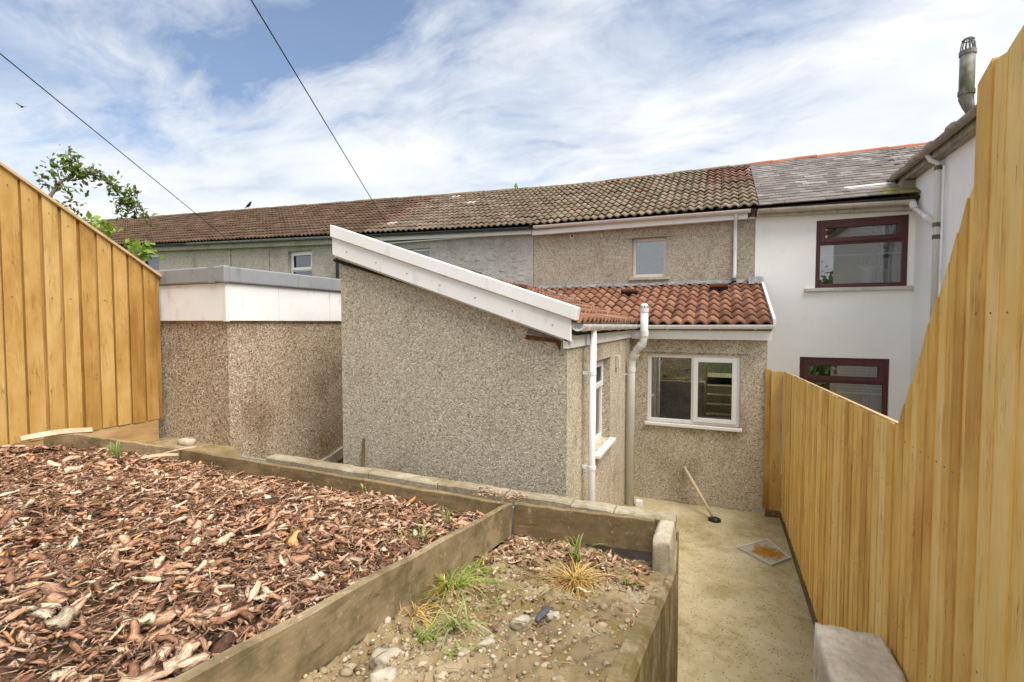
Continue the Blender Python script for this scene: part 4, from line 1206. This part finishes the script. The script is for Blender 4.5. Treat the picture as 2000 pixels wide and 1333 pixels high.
# return wall along the passage: outer face with uneven top edge
edge = [(3.525, 1.25), (3.44, 1.20), (3.25, 1.075), (3.1, 1.10), (2.8, 1.195), (2.5, 1.28), (2.25, 1.36), (2.05, 1.42), (1.75, 1.51), (1.47, 1.585), (1.0, 1.63), (-.4, 1.66)]
mb = MB()
ns = []
for i in range(len(edge) - 1):
    for k in range(5):
        t = k / 5
        ns.append((edge[i][0] * (1 - t) + edge[i + 1][0] * t, edge[i][1] * (1 - t) + edge[i + 1][1] * t))
ns.append(edge[-1])
zl = [-.02, .3, .6, .9]
for (y, z) in ns:
    for q in zl:
        mb.v.append((-.222 + rnd.uniform(-.004, .004), y, min(q, z - .1)))
    mb.v += [(-.226, y, z - .02 + rnd.uniform(-.006, .006)), (-.245, y, z + rnd.uniform(-.006, .006)), (-.30, y, z + .004), (-.33, y, z - .06)]
k = len(zl) + 4
for i in range(len(ns) - 1):
    for j in range(k - 1):
        mb.f.append((i * k + j, i * k + j + 1, (i + 1) * k + j + 1, (i + 1) * k + j))
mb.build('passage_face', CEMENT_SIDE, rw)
# end face beyond the corner
MB().box(-.262, -.2235, 3.44, 3.53, -.02, 1.249).build('corner_pier', CEMENT_SIDE, rw, bevel=.008)


def lump(c, sx, sy, sz, mat, name, parent=None, seed=0, sub=3, rough=.18, pw=.7):
    bm = bmesh.new()
    bmesh.ops.create_icosphere(bm, subdivisions=sub, radius=1)
    r_ = random.Random(seed)
    ph = [r_.uniform(0, 6) for _ in range(6)]
    for v_ in bm.verts:
        p_ = v_.co
        k_ = 1 + rough * (math.sin(p_.x * 3.1 + ph[0]) * math.sin(p_.y * 2.7 + ph[1]) + .6 * math.sin(p_.z * 5.3 + ph[2]) * math.sin(p_.x * 6.1 + ph[3]) + .3 * math.sin(p_.y * 11 + ph[4]))
        q = V((abs(p_.x) ** pw * (1 if p_.x > 0 else -1), abs(p_.y) ** pw * (1 if p_.y > 0 else -1), abs(p_.z) ** pw * (1 if p_.z > 0 else -1)))
        v_.co = V((q.x * sx * k_ + c[0], q.y * sy * k_ + c[1], q.z * sz * k_ + c[2]))
    me = bpy.data.meshes.new(name)
    bm.to_mesh(me)
    bm.free()
    me.polygons.foreach_set('use_smooth', [True] * len(me.polygons))
    return link(name, me, mat, parent)


lump((-.300, 3.285, 1.19), .062, .20, .145, CEMENT, 'corner_stone', rw, 5, 4, .05, .32)


def edge_board(p0, p1, depth, th, mat, label, drop=0.0):
    p0, p1 = V(p0), V(p1)
    t = (p1 - p0).normalized()
    s = V((t.y, -t.x, 0)).normalized()
    dn = t.cross(s)
    if dn.z > 0:
        dn = -dn
    mb = MB()
    n = 24
    for k in range(n + 1):
        c = p0 + (p1 - p0) * k / n
        w = .003 * math.sin(k * 1.3) + rnd.uniform(-.0015, .0015)
        c = c + Z * w
        e = .006
        mb.v += [c - s * (th / 2) - Z * e, c - s * (th / 2 - e), c + s * (th / 2 - e), c + s * (th / 2) - Z * e, c + s * th / 2 + dn * depth, c - s * th / 2 + dn * depth]
    for k in range(n):
        for j in range(6):
            mb.f.append((k * 6 + j, k * 6 + (j + 1) % 6, (k + 1) * 6 + (j + 1) % 6, (k + 1) * 6 + j))
    mb.f += [tuple(range(6)), tuple(range(n * 6 + 5, n * 6 - 1, -1))]
    return tag(mb.build('edging_board', mat), label, 'timber board', 'old boards edging the raised bed')


edge_board((-5.74, 2.36, 1.70), (-4.74, 2.945, 1.478), .20, .04, OLDW, 'short old edging board at the far left foot of the fence')
edge_board((-4.74, 2.955, 1.476), (-1.415, 3.195, 1.362), .22, .04, OLDW, 'long dark edging board along the back of the bark bed')
edge_board((-1.387, 3.20, 1.365), (-1.387, -.3, 1.845), .235, .042, OLDW_Y, 'long grey edging board running toward the viewer between bark and soil')
edge_board((-1.36, 3.222, 1.362), (-.372, 3.345, 1.352), .225, .04, OLDW, 'short stained edging board meeting the corner of the wall')
tag(MB().box(-1.40, -1.355, 3.10, 3.17, .9, 1.14).build('timber_peg', OLDW), 'small square timber peg under the corner of the edging boards', 'peg')

# concrete pier at the foot of the steps and the steps themselves
bm_ = bmesh.new()
bmesh.ops.create_cube(bm_, size=1)
bmesh.ops.subdivide_edges(bm_, edges=bm_.edges, cuts=15, use_grid_fill=True)
for v_ in bm_.verts:
    p_ = v_.co
    xx_ = .665 + p_.x * .31
    yy_ = 2.43 + p_.y * 1.10
    zz_ = .535 + p_.z * 1.07
    ed = max(0, abs(p_.x) + abs(p_.z) - .93)
    k_ = 1 - ed * .9
    v_.co = V((.665 + (xx_ - .665) * (1 - ed * .13) + rnd.uniform(-.006, .006), yy_ + rnd.uniform(-.006, .006), zz_ - (ed * .06 if p_.z > 0 else 0) + rnd.uniform(-.005, .005)))
me = bpy.data.meshes.new('concrete_pier')
bm_.to_mesh(me)
bm_.free()
me.polygons.foreach_set('use_smooth', [True] * len(me.polygons))
tag(link('concrete_pier', me, BLOCK_TOP), 'rough pinkish concrete block at the foot of the tall fence', 'concrete block')
st = thing('garden_steps', (.13, 1.9, 0), 'concrete steps climbing from the passage toward the viewer', 'steps')
for i in range(6):
    MB().box(-.222, .505, .0 if i == 5 else 2.55 - i * .33 - .33, 2.55 - i * .33, -.02 if i == 0 else i * .2 - .0, (i + 1) * .2).build('step', YARD, st, bevel=.01)
MB().box(-.222, .80, -.38, .9, 1.0, 1.19).build('landing', YARD, st)

# ================================================================== BARK MULCH
def chips(name, pts_xy, zf, lmin, lmax, palette, mat, seed, lift=0.03, tilt=.45, kind='stuff', thin=1.0):
    r_ = np.random.default_rng(seed)
    n = len(pts_xy)
    x, y = pts_xy[:, 0], pts_xy[:, 1]
    z = zf(x, y) + r_.uniform(-.012, lift, n)
    L = lmin + (lmax - lmin) * r_.power(.55, n) ** 1.0 * r_.uniform(.3, 1, n)
    wd = L * r_.uniform(.16, .62, n) * thin
    th = np.minimum(wd * .14, .005) * r_.uniform(.5, 1.4, n)
    yaw = r_.uniform(0, 2 * np.pi, n)
    pit = r_.normal(0, tilt * .6, n)
    rol = r_.normal(0, tilt, n)
    cy, sy_ = np.cos(yaw), np.sin(yaw)
    cp, sp_ = np.cos(pit), np.sin(pit)
    a = np.stack([cy * cp, sy_ * cp, sp_], 1)
    s0 = np.stack([-sy_, cy, np.zeros(n)], 1)
    n0 = np.cross(a, s0)
    s = s0 * np.cos(rol)[:, None] + n0 * np.sin(rol)[:, None]
    nn = np.cross(a, s)
    bend = r_.normal(0, .05, n)
    prof = np.array([-1, -.45, .2, .75, 1.0])
    wid = np.stack([r_.uniform(.05, .9, n), r_.uniform(.6, 1.15, n), r_.uniform(.7, 1.2, n), r_.uniform(.35, 1.05, n), r_.uniform(.02, .8, n)], 1)
    c = np.stack([x, y, z], 1)
    K = 5
    V_ = np.zeros((n, K, 4, 3))
    for k in range(K):
        t = prof[k]
        cen = c + a * (t * L / 2)[:, None] + nn * (bend * L * (1 - t * t))[:, None] + s * (r_.normal(0, .06, n) * L)[:, None]
        w_ = (wd / 2 * wid[:, k])[:, None]
        cup = (wd * r_.uniform(-.02, .16, n))[:, None]
        V_[:, k, 0] = cen - s * w_
        V_[:, k, 1] = cen + nn * (th[:, None] + cup * (wid[:, k])[:, None])
        V_[:, k, 2] = cen + s * w_
        V_[:, k, 3] = cen - nn * th[:, None] * .4
    fs = []
    for k in range(K - 1):
        for j in range(4):
            fs.append([k * 4 + j, k * 4 + (j + 1) % 4, (k + 1) * 4 + (j + 1) % 4, (k + 1) * 4 + j])
    fs = np.array(fs)
    F = (np.arange(n)[:, None, None] * (K * 4) + fs[None]).reshape(-1, 4)
    pal = np.array([q[1] for q in palette])
    pr = np.array([q[0] for q in palette])
    t = pal[r_.choice(len(pal), n, p=pr / pr.sum())] * r_.uniform(.75, 1.3, (n, 1))
    o = attr_mesh(name, V_.reshape(-1, 3), F, np.repeat(t, K * 4, 0), mat)
    gv = np.zeros((n, K, 4, 3), np.float32)
    gv[..., 0] = np.array([-1, 0, 1, 0])[None, None, :] * (wd / 2)[:, None, None]
    gv[..., 1] = prof[None, :, None] * (L / 2)[:, None, None]
    gv[..., 2] = r_.uniform(0, 9, n)[:, None, None]
    at = o.data.attributes.new('grain', 'FLOAT_VECTOR', 'POINT')
    at.data.foreach_set('vector', gv.ravel())
    return tag(o, kind=kind) if kind else o


BP = [(.15, (0.351, 0.183, 0.110)), (.25, (0.571, 0.315, 0.190)), (.25, (0.759, 0.457, 0.294)), (.19, (0.920, 0.647, 0.455)), (.06, (0.160, 0.088, 0.054)), (.08, (0.920, 0.775, 0.557)), (.02, (0.878, 0.451, 0.176))]


def scatter(n, x0, x1, y0, y1, ok, seed):
    r_ = np.random.default_rng(seed)
    p_ = np.stack([r_.uniform(x0, x1, n), r_.uniform(y0, y1, n)], 1)
    return p_[ok(p_[:, 0], p_[:, 1])]


okb = lambda x, y: y < np.interp(x, BX, BY) - .03
tag(chips('bark_mulch', scatter(38000, -5.72, -1.43, -.2, 3.17, okb, 11), zb, .012, .08, BP, BARK, 1, .026, .55), 'loose brown bark chips covering the raised bed', 'bark mulch')
tag(chips('bark_chunks', scatter(3600, -5.7, -1.44, -.1, 3.14, okb, 12), lambda x, y: zb(x, y) + .012, .06, .17, BP, BARK, 2, .026, .45), 'larger bark pieces lying on top of the mulch', 'bark mulch')
tag(chips('bark_splinters', scatter(9000, -5.7, -1.44, -.1, 3.14, okb, 13), lambda x, y: zb(x, y) + .016, .04, .15, [(.4, (.52, .35, .22)), (.3, (.36, .21, .13)), (.3, (.20, .11, .075))], BARK, 3, .03, .4, thin=.22), 'thin pale splinters strewn over the mulch', 'bark mulch')
# large pale slab of bark by the fence and a stick over the board
def slab(name, p0, p1, w, th, mat, label, tone=None):
    p0, p1 = V(p0), V(p1)
    t = (p1 - p0).normalized()
    s = t.cross(Z).normalized()
    mb = MB()
    n = 9
    for k in range(n):
        f = k / (n - 1)
        ww = w * (.35 + .65 * math.sin(math.pi * (0.12 + .8 * f))) * rnd.uniform(.85, 1.1)
        c = p0 + (p1 - p0) * f + Z * (.02 * math.sin(f * 3.0))
        mb.v += [c - s * ww, c + Z * th, c + s * ww, c - Z * th * .4]
    for k in range(n - 1):
        for j in range(4):
            mb.f.append((k * 4 + j, k * 4 + (j + 1) % 4, (k + 1) * 4 + (j + 1) % 4, (k + 1) * 4 + j))
    mb.f += [(0, 1, 2, 3), tuple((n - 1) * 4 + q for q in (3, 2, 1, 0))]
    return tag(mb.build(name, mat), label, 'wood')


PALEW = m_wood('split_pale_wood', ((.30, .20, .12), (.50, .38, .26), (.66, .55, .42)), (.2, .12, .07), 'X')
slab('bark_slab', (-5.42, 2.05, 1.70), (-5.30, 2.50, 1.69), .055, .035, PALEW, 'big pale split slab of wood at the foot of the left fence')
slab('stick', (-4.75, 2.66, 1.45), (-4.50, 2.93, 1.52), .012, .010, PALEW, 'pale stick leaning over the back edging board')
slab('stick', (-4.9, 2.62, 1.43), (-4.55, 2.80, 1.47), .03, .02, PALEW, 'broad pale branch piece lying in the bark near the stick')

# ================================================================== CORNER BED: STONES, LITTER, WEEDS
vz = np.vectorize(zs_)
okc = lambda x, y: (x < -.34) & (y > .3)
PP = [(.40, (.36, .29, .185)), (.28, (.44, .36, .24)), (.2, (.26, .19, .115)), (.05, (.54, .47, .36)), (.07, (.16, .115, .07))]


def pebbles(name, pts, zf, rmin, rmax, seed, label):
    r_ = np.random.default_rng(seed)
    bm = bmesh.new()
    bmesh.ops.create_icosphere(bm, subdivisions=1, radius=1)
    bv = np.array([v_.co[:] for v_ in bm.verts])
    bf = np.array([[v_.index for v_ in f.verts] for f in bm.faces])
    bm.free()
    n = len(pts)
    rad = rmin + (rmax - rmin) * r_.power(.45, n) ** 1.4
    sc = r_.uniform(.55, 1.25, (n, 3)) * rad[:, None]
    sc[:, 2] *= .6
    jit = r_.uniform(.75, 1.2, (n, len(bv), 1))
    yaw = r_.uniform(0, 6.28, n)
    vv = bv[None] * jit * sc[:, None, :]
    cx, sx_ = np.cos(yaw)[:, None], np.sin(yaw)[:, None]
    vx = vv[..., 0] * cx - vv[..., 1] * sx_
    vy = vv[..., 0] * sx_ + vv[..., 1] * cx
    vv = np.stack([vx, vy, vv[..., 2]], -1)
    c = np.stack([pts[:, 0], pts[:, 1], zf(pts[:, 0], pts[:, 1]) + rad * .12], 1)
    vv += c[:, None, :]
    F = (np.arange(n)[:, None, None] * len(bv) + bf[None]).reshape(-1, 3)
    pal = np.array([q[1] for q in PP])
    pr = np.array([q[0] for q in PP])
    t = pal[r_.choice(len(pal), n, p=pr / pr.sum())] * r_.uniform(.8, 1.2, (n, 1))
    return tag(attr_mesh(name, vv.reshape(-1, 3), F, np.repeat(t, len(bv), 0), PEBBLES, None, True), label, 'gravel', kind='stuff')


pebbles('gravel', scatter(12000, -1.36, -.30, .3, 3.3, lambda x, y: (y > .3) & (rng.random(len(x)) < np.clip(1.25 - (x + 1.36) * .95, .12, 1)), 21), vz, .0025, .014, 5, 'small stones and grit in the corner bed soil')
tag(chips('bark_litter', scatter(900, -1.34, -.36, 2.2, 3.2, lambda x, y: rng.random(len(x)) < np.clip((y - 2.2) * 1.15, .04, 1), 22), vz, .03, .11, BP, BARK, 7, .035, .5), 'bark litter gathered under the short edging board', 'bark mulch')
tag(chips('bark_crumbs', scatter(330, -1.34, -.28, .5, 3.0, lambda x, y: x < 9, 23), vz, .02, .07, BP, BARK, 8, .015, .3), 'bark crumbs scattered over the corner bed', 'bark mulch')
tag(chips('coping_crumbs', scatter(150, -1.75, -1.30, 3.28, 3.45, lambda x, y: x < 9, 24), lambda x, y: x * 0 + 1.352, .015, .05, BP, BARK, 9, .012, .3), 'bark crumbs spilled on the wall coping', 'bark mulch')
tag(chips('dead_stems', scatter(1500, -1.36, -.40, .6, 3.2, lambda x, y: rng.random(len(x)) < np.clip(.22 + (y - 1.6) * .35 - (x + 1.3) * .2, .05, 1), 25), vz, .05, .17, [(.5, (.62, .46, .22)), (.3, (.48, .32, .14)), (.2, (.34, .22, .11))], BARK, 10, .03, .35, thin=.16), 'dead straw-coloured stems strewn over the corner bed', 'dead grass')
pebbles('soil_clods', scatter(700, -1.36, -.30, .3, 3.2, lambda x, y: rng.random(len(x)) < np.clip(1.2 - (x + 1.36) * .8, .2, 1), 26), vz, .012, .032, 6, 'rough clods of soil in the corner bed')
for i, (x, y, r_, lb) in enumerate(((-1.12, 1.42, .055, 'largest pale stone by the long edging board'), (-1.02, 1.28, .04, 'rounded pale stone next to the largest one'), (-.80, 1.62, .032, 'pale stone near the small green weed'), (-.72, 1.78, .036, 'tan stone below the dry grass tuft'), (-1.15, 1.18, .05, 'flat pale stone at the lower end of the corner bed'), (-.64, 1.95, .028, 'small buff stone among bark crumbs'))):
    tag(lump((x, y, zs_(x, y) + r_ * .3), r_, r_ * .8, r_ * .6, PALE_STONE, 'stone', None, 30 + i, 3, .30), lb, 'stone', 'loose stones in the corner bed')
slab('slate_shard', (-.70, 1.90, zs_(-.70, 1.90) + .012), (-.67, 2.04, zs_(-.67, 2.04) + .02), .018, .006, m_plain('grey_slate_shard', (.085, .09, .10), .8, .2, .3, 30.0), 'dark grey slate shard beside the dry grass tuft')
tag(lump((-5.28, 3.34, 1.40), .10, .07, .045, PALE_STONE, 'stone', None, 77, 2, .12), 'flat grey stone between fence foot and outbuilding', 'stone')


def tuft(loc, n, h, spread, tones, label, seed, lean=(0, 0), wid=.0045, name='grass_tuft', droop=.5):
    r_ = np.random.default_rng(seed)
    K = 6
    vs, fs, ts = [], [], []
    for i in range(n):
        a = r_.uniform(0, 6.28)
        d = np.array([math.cos(a), math.sin(a), 0])
        base = np.array(loc) + np.array([r_.normal(0, .018), r_.normal(0, .018), -.01])
        hh_ = h * r_.uniform(.45, 1.1)
        sp_ = spread * r_.uniform(.2, 1.1)
        side = np.array([-d[1], d[0], 0])
        b0 = len(vs)
        tn = np.array(tones[r_.integers(0, len(tones))]) * r_.uniform(.8, 1.2)
        w0 = wid * r_.uniform(.6, 1.3)
        for k in range(K):
            t = k / (K - 1)
            p_ = base + d * sp_ * t ** 1.6 + np.array([lean[0], lean[1], 0]) * t + np.array([0, 0, hh_ * (t - droop * t ** 2.6)])
            w_ = w0 * (1 - t) ** .6 + .0006
            vs += [p_ - side * w_, p_ + side * w_ + np.array([0, 0, w_ * .4])]
            ts += [tn * (.75 + .4 * t)] * 2
        for k in range(K - 1):
            fs.append([b0 + 2 * k, b0 + 2 * k + 1, b0 + 2 * k + 3, b0 + 2 * k + 2])
    o = attr_mesh(name, np.array(vs), np.array(fs), np.array(ts), LEAF)
    return tag(o, label, 'grass', 'weeds in the raised bed')


GR = [(0.216, 0.299, 0.035), (0.270, 0.368, 0.050), (0.162, 0.230, 0.030), (0.351, 0.414, 0.080)]
DRY = [(0.624, 0.414, 0.154), (0.720, 0.506, 0.220), (0.504, 0.299, 0.099), (0.672, 0.483, 0.132)]
tuft((-.78, 2.83, zs_(-.78, 2.83)), 18, .36, .16, GR, 'upright green grass tuft in front of the short edging board', 1, (.03, 0))
tuft((-.68, 2.50, zs_(-.68, 2.50)), 210, .20, .30, DRY, 'straw-coloured dry grass tuft in the middle of the corner bed', 2, (-.02, -.03), .0035, droop=.7)
tuft((-.70, 2.52, zs_(-.7, 2.52)), 12, .22, .14, GR, 'few green blades rising out of the dry grass tuft', 12, (.0, .02))
tuft((-1.27, 2.12, zs_(-1.27, 2.12)), 44, .26, .32, GR, 'spreading green grass tuft against the long edging board', 3, (.10, 0), droop=.75)
tuft((-1.29, 2.10, zs_(-1.29, 2.10)), 60, .18, .16, DRY, 'dry yellow grass under the green tuft at the long board', 4, (.03, 0), .003, droop=.7)
tuft((-1.13, 1.66, zs_(-1.13, 1.66)), 30, .20, .26, GR, 'low green grass tuft nearer the viewer in the corner bed', 5, (.05, .05), droop=.75)
tuft((-.86, 1.50, zs_(-.86, 1.50)), 40, .035, .06, [(.22, .34, .04), (.30, .42, .08)], 'tiny bright green weed beside pale stones', 6, (0, 0), .004)
tuft((-1.62, 2.42, float(zb(-1.62, 2.42))), 12, .20, .20, GR, 'green blades in the bark just behind the long board', 7, (-.10, 0), droop=.6)
tuft((-1.72, 2.86, float(zb(-1.72, 2.86))), 9, .26, .08, GR, 'thin green blades standing in the bark near the board corner', 8)
tuft((-5.05, 2.55, float(zb(-5.05, 2.55))), 26, .30, .10, [(.24, .36, .09), (.32, .42, .14), (.40, .44, .20)], 'pale green grass clump at the foot of the left fence', 9, (0, 0), .006)
tuft((-2.62, 3.06, float(zb(-2.62, 3.0)) + .02), 8, .22, .08, [(.45, .42, .16), (.35, .38, .12)], 'yellowing grass stems against the back edging board', 10)

tuft((-1.30, 1.86, zs_(-1.30, 1.86)), 40, .14, .16, DRY, 'dry straw wisps along the foot of the long board', 14, (.05, 0), .003, droop=.7)
tuft((-1.31, 2.45, zs_(-1.31, 2.45)), 30, .18, .18, GR, 'thin green wisps under the far part of the long board', 15, (.08, .02), .0035, droop=.7)
tuft((-.95, 2.05, zs_(-.95, 2.05)), 20, .10, .16, [(.40, .42, .14), (.30, .34, .08)], 'low yellow-green sprawl between the two grass tufts', 16, (.02, 0), .003, droop=.8)
tuft((-.42, 2.62, zs_(-.42, 2.62)), 14, .12, .10, GR, 'small green sprig near the wall edge of the corner bed', 17, (.0, .0), .0035, droop=.6)
tuft((-1.00, 1.72, zs_(-1.00, 1.72)), 24, .22, .22, [(.34, .40, .12), (.42, .44, .18)], 'pale drooping grass blades in the middle of the corner bed', 18, (.03, -.06), .0035, droop=.75)

# ================================================================== THINGS IN THE YARD
tl = thing('long_handled_tool', (0, 6.99, 0), 'pale wooden pole with round black head leaning on the window wall', 'tool')
MB().tube([(0.0, 6.995, .03), (-.21, 7.23, .295), (-.412, 7.445, .556)], [.021, .022, .020], 12).build('handle', HANDLE, tl, smooth=True)
MB().tube([(.01, 6.985, .004), (.01, 6.985, .022), (.01, 6.985, .035), (.005, 6.99, .05)], [.085, .08, .05, .027], 18).build('rubber_head', BLACK, tl, smooth=True)
dc = thing('drain_cover', (.58, 6.2, 0), 'square pale metal drain cover with an orange rust patch set in the yard', 'drain cover')
DQ = [(.255, 6.205), (.615, 6.60), (.815, 6.16), (.595, 5.89)]
cx = sum(p_[0] for p_ in DQ) / 4
cy_ = sum(p_[1] for p_ in DQ) / 4
MB().hexa([(x, y, -.005) for x, y in DQ], [(x, y, .014) for x, y in DQ]).build('plate', DRAIN, dc, bevel=.003)
for i in range(4):
    a, b = DQ[i], DQ[(i + 1) % 4]
    ia = (a[0] + (cx - a[0]) * .09, a[1] + (cy_ - a[1]) * .09)
    ib = (b[0] + (cx - b[0]) * .09, b[1] + (cy_ - b[1]) * .09)
    MB().hexa([(*a, .0145), (*b, .0145), (*ib, .0145), (*ia, .0145)], [(*a, .026), (*b, .026), (*ib, .022), (*ia, .022)]).build('rim', SILL, dc)

# ================================================================== TREES, WIRES, BIRDS
tr = thing('tree', (-7.0, 2.6, 0), 'slender tree arching a leafy branch over the left fence', 'tree', 'trees')
mbr = MB()
main = [(-7.3, 2.3, 0), (-7.2, 2.5, 2.2), (-7.05, 2.9, 3.95), (-7.0, 3.08, 4.32), (-7.0, 3.24, 4.47), (-7.0, 3.44, 4.50), (-7.0, 3.64, 4.40), (-7.0, 3.79, 4.25), (-7.0, 3.87, 4.10)]
mbr.tube(main, [.06, .045, .022, .017, .014, .011, .009, .007, .004], 7)
mbr.build('trunk', m_plain('grey_bark', (.21, .15, .13), .9, .1, .3, 20.0), tr, smooth=True)
tw = MB()
lc = []


def spray(p0, p1, n, sp):
    p0, p1 = V(p0), V(p1)
    for k in range(n):
        t = rnd.random()
        c = p0 + (p1 - p0) * t
        lc.append((c.x + rnd.gauss(0, sp), c.y + rnd.gauss(0, sp), c.z + rnd.gauss(0, sp)))


twigs = [((-7.0, 3.08, 4.32), (-6.95, 2.98, 4.55), 40, .05), ((-7.0, 3.2, 4.45), (-7.1, 3.22, 4.72), 60, .05), ((-7, 3.22, 4.46), (-6.9, 3.12, 4.60), 70, .05), ((-7, 3.2, 4.46), (-7, 3.42, 4.54), 90, .05),
         ((-7, 3.4, 4.50), (-7, 3.62, 4.44), 60, .045), ((-7, 3.62, 4.42), (-7, 3.80, 4.26), 120, .06), ((-7, 3.78, 4.3), (-6.98, 3.92, 4.05), 130, .055), ((-7, 3.72, 4.3), (-7.05, 3.70, 4.06), 60, .045),
         ((-7, 3.05, 4.28), (-6.9, 3.22, 4.2), 26, .05), ((-7.05, 2.95, 4.05), (-6.9, 3.22, 4.02), 45, .06), ((-7.05, 3.0, 4.2), (-7.1, 2.92, 4.35), 22, .04), ((-7.05, 2.9, 3.9), (-6.9, 3.3, 3.80), 50, .06)]
for a, b, n_, s_ in twigs:
    tw.tube([a, tuple((V(a) + V(b)) / 2 + V((rnd.gauss(0, .02), rnd.gauss(0, .02), .02))), b], [.006, .004, .002], 5)
    spray(a, b, n_, s_)
tag(tw.build('twigs', m_plain('twig_bark', (.17, .11, .09), .9, .1), tr), kind='stuff')
leaf_cloud('crown', lc, .066, [(.11, .17, .025), (.15, .22, .035), (.09, .13, .03), (.20, .25, .05), (.16, .11, .06)], tr)
vn = thing('climbing_plant', (-7.2, 4.1, 0), 'bright green leafy shoots just above the lower end of the left fence', 'plant')
lc2 = [(-6.6 + rnd.gauss(0, .06), 3.20 + rnd.gauss(0, .12), 3.80 + rnd.gauss(0, .05)) for _ in range(80)] + [(-6.6 + rnd.gauss(0, .05), 3.68 + rnd.gauss(0, .10), 3.60 + rnd.gauss(0, .035)) for _ in range(70)]
MB().tube([(-7.2, 4.1, 0), (-6.9, 3.8, 2.6), (-6.6, 3.68, 3.58)], [.02, .012, .005], 6).build('stem', OLDW, vn)
MB().tube([(-6.9, 3.8, 2.6), (-6.75, 3.5, 3.3), (-6.6, 3.22, 3.78)], [.012, .008, .004], 6).build('stem', OLDW, vn)
leaf_cloud('foliage', lc2, .085, [(.26, .36, .05), (.34, .44, .08), (.20, .28, .04)], vn, asp=.7)


def tree(loc, h, rx, label, n, seed, tones, crown_z=.62, size=.12, group='trees'):
    t = thing('tree', loc, label, 'tree', group)
    r_ = random.Random(seed)
    x, y, z = loc
    mb = MB().tube([(x, y, z), (x + .05, y, z + h * .35), (x - .05, y + .05, z + h * .7), (x, y, z + h * .9)], [h * .03, h * .022, h * .012, h * .004], 8)
    cl = []
    for k in range(14):
        a = r_.uniform(0, 6.28)
        e = r_.uniform(.3, 1) * rx
        q = (x + e * math.cos(a), y + e * math.sin(a), z + h * r_.uniform(.45, .95))
        mb.tube([(x, y, z + h * r_.uniform(.3, .6)), ((x + q[0]) / 2, (y + q[1]) / 2, q[2] - .1 * h), q], [h * .01, h * .006, h * .002], 5)
        cl.append(q)
    mb.build('trunk', OLDW, t)
    pts = []
    for k in range(n):
        q = r_.choice(cl)
        s = rx * .36
        pts.append((q[0] + r_.gauss(0, s), q[1] + r_.gauss(0, s), q[2] + r_.gauss(0, s * .7)))
    leaf_cloud('crown', pts, size, tones, t)
    return t


GT = [(.07, .12, .02), (.10, .16, .03), (.05, .085, .015), (.14, .19, .04)]
tree((-6.8, 18.2, 0), 7.95, 1.1, 'leafy treetop peeping over the ridge of the stone cottage', 2600, 4, [(.16, .24, .04), (.22, .30, .06), (.11, .17, .03)], size=.22)
tree((3.6, 3.0, -.05), 2.1, 1.2, 'dark green shrub in the neighbouring garden mirrored in the lower red window', 3800, 5, GT, size=.13)
for i, (x, y, h_) in enumerate(((9, -36, 6.3), (17, -38, 6.0), (3, -40, 6.5))):
    tree((x, y, -.05), h_, 3.2, 'distant dark tree mirrored along the bottom of the upper red window', 1500, 20 + i, GT, size=.6, group='distant trees mirrored in the window')

PT = V((4.674, -14.95, 9.0))
for e, lb in (((-12.65, 9.40, 4.94), 'black overhead cable running down to the farther left eaves'), ((-7.14, 9.44, 4.80), 'black overhead cable running down to the stone cottage eaves')):
    e = V(e)
    pts = []
    for k in range(25):
        t = k / 24
        pts.append(PT + (e - PT) * t - Z * (.02 * 4 * t * (1 - t)))
    tag(MB().tube(pts, .0075, 6).build('overhead_cable', WIRE, None, smooth=True), lb, 'cable', 'overhead cables')


def bird(loc, s, label, flying=False):
    b = thing('bird', loc, label, 'bird', 'birds')
    x, y, z = loc
    L = lambda a, h: (x + a * s, y, z + h * s)
    if flying:
        mb = MB().tube([(x - .5 * s, y, z), (x - .2 * s, y, z + .02 * s), (x + .15 * s, y, z + .03 * s), (x + .38 * s, y, z + .06 * s), (x + .5 * s, y, z + .05 * s)], [.05 * s, .13 * s, .15 * s, .09 * s, .02 * s], 10)
        mb.build('body', BIRD, b, smooth=True)
        for sg in (-1, 1):
            MB().hexa([(x - .15 * s, y + sg * .1 * s, z), (x + .25 * s, y + sg * .1 * s, z), (x + .05 * s, y + sg * .8 * s, z + .45 * s), (x - .25 * s, y + sg * .8 * s, z + .45 * s)], [(x - .15 * s, y + sg * .1 * s, z + .04 * s), (x + .25 * s, y + sg * .1 * s, z + .04 * s), (x + .05 * s, y + sg * .8 * s, z + .47 * s), (x - .25 * s, y + sg * .8 * s, z + .47 * s)]).build('wing', BIRD, b)
        return b
    MB().tube([L(-.75, .02), L(-.45, .14), L(-.2, .25), L(.1, .38), L(.28, .54), L(.36, .68), L(.46, .70), L(.56, .66), L(.72, .63)], [.03 * s, .06 * s, .15 * s, .19 * s, .15 * s, .12 * s, .12 * s, .07 * s, .012 * s], 12).build('body', BIRD, b, smooth=True)
    for sg in (-1, 1):
        MB().tube([L(-.02, .25), L(.0, .0), L(.08, -.04)], .018 * s, 5).build('leg', BIRD, b)
        b.children[-1].location.y = sg * .06 * s
    return b


bird((-16.1, YR, rdg(-16.1) + .10), .27, 'small dark bird perched on the brown roof ridge')
bird((-18.8, 7.44, 9.0), .15, 'dark bird in flight in the sky at the left', True)
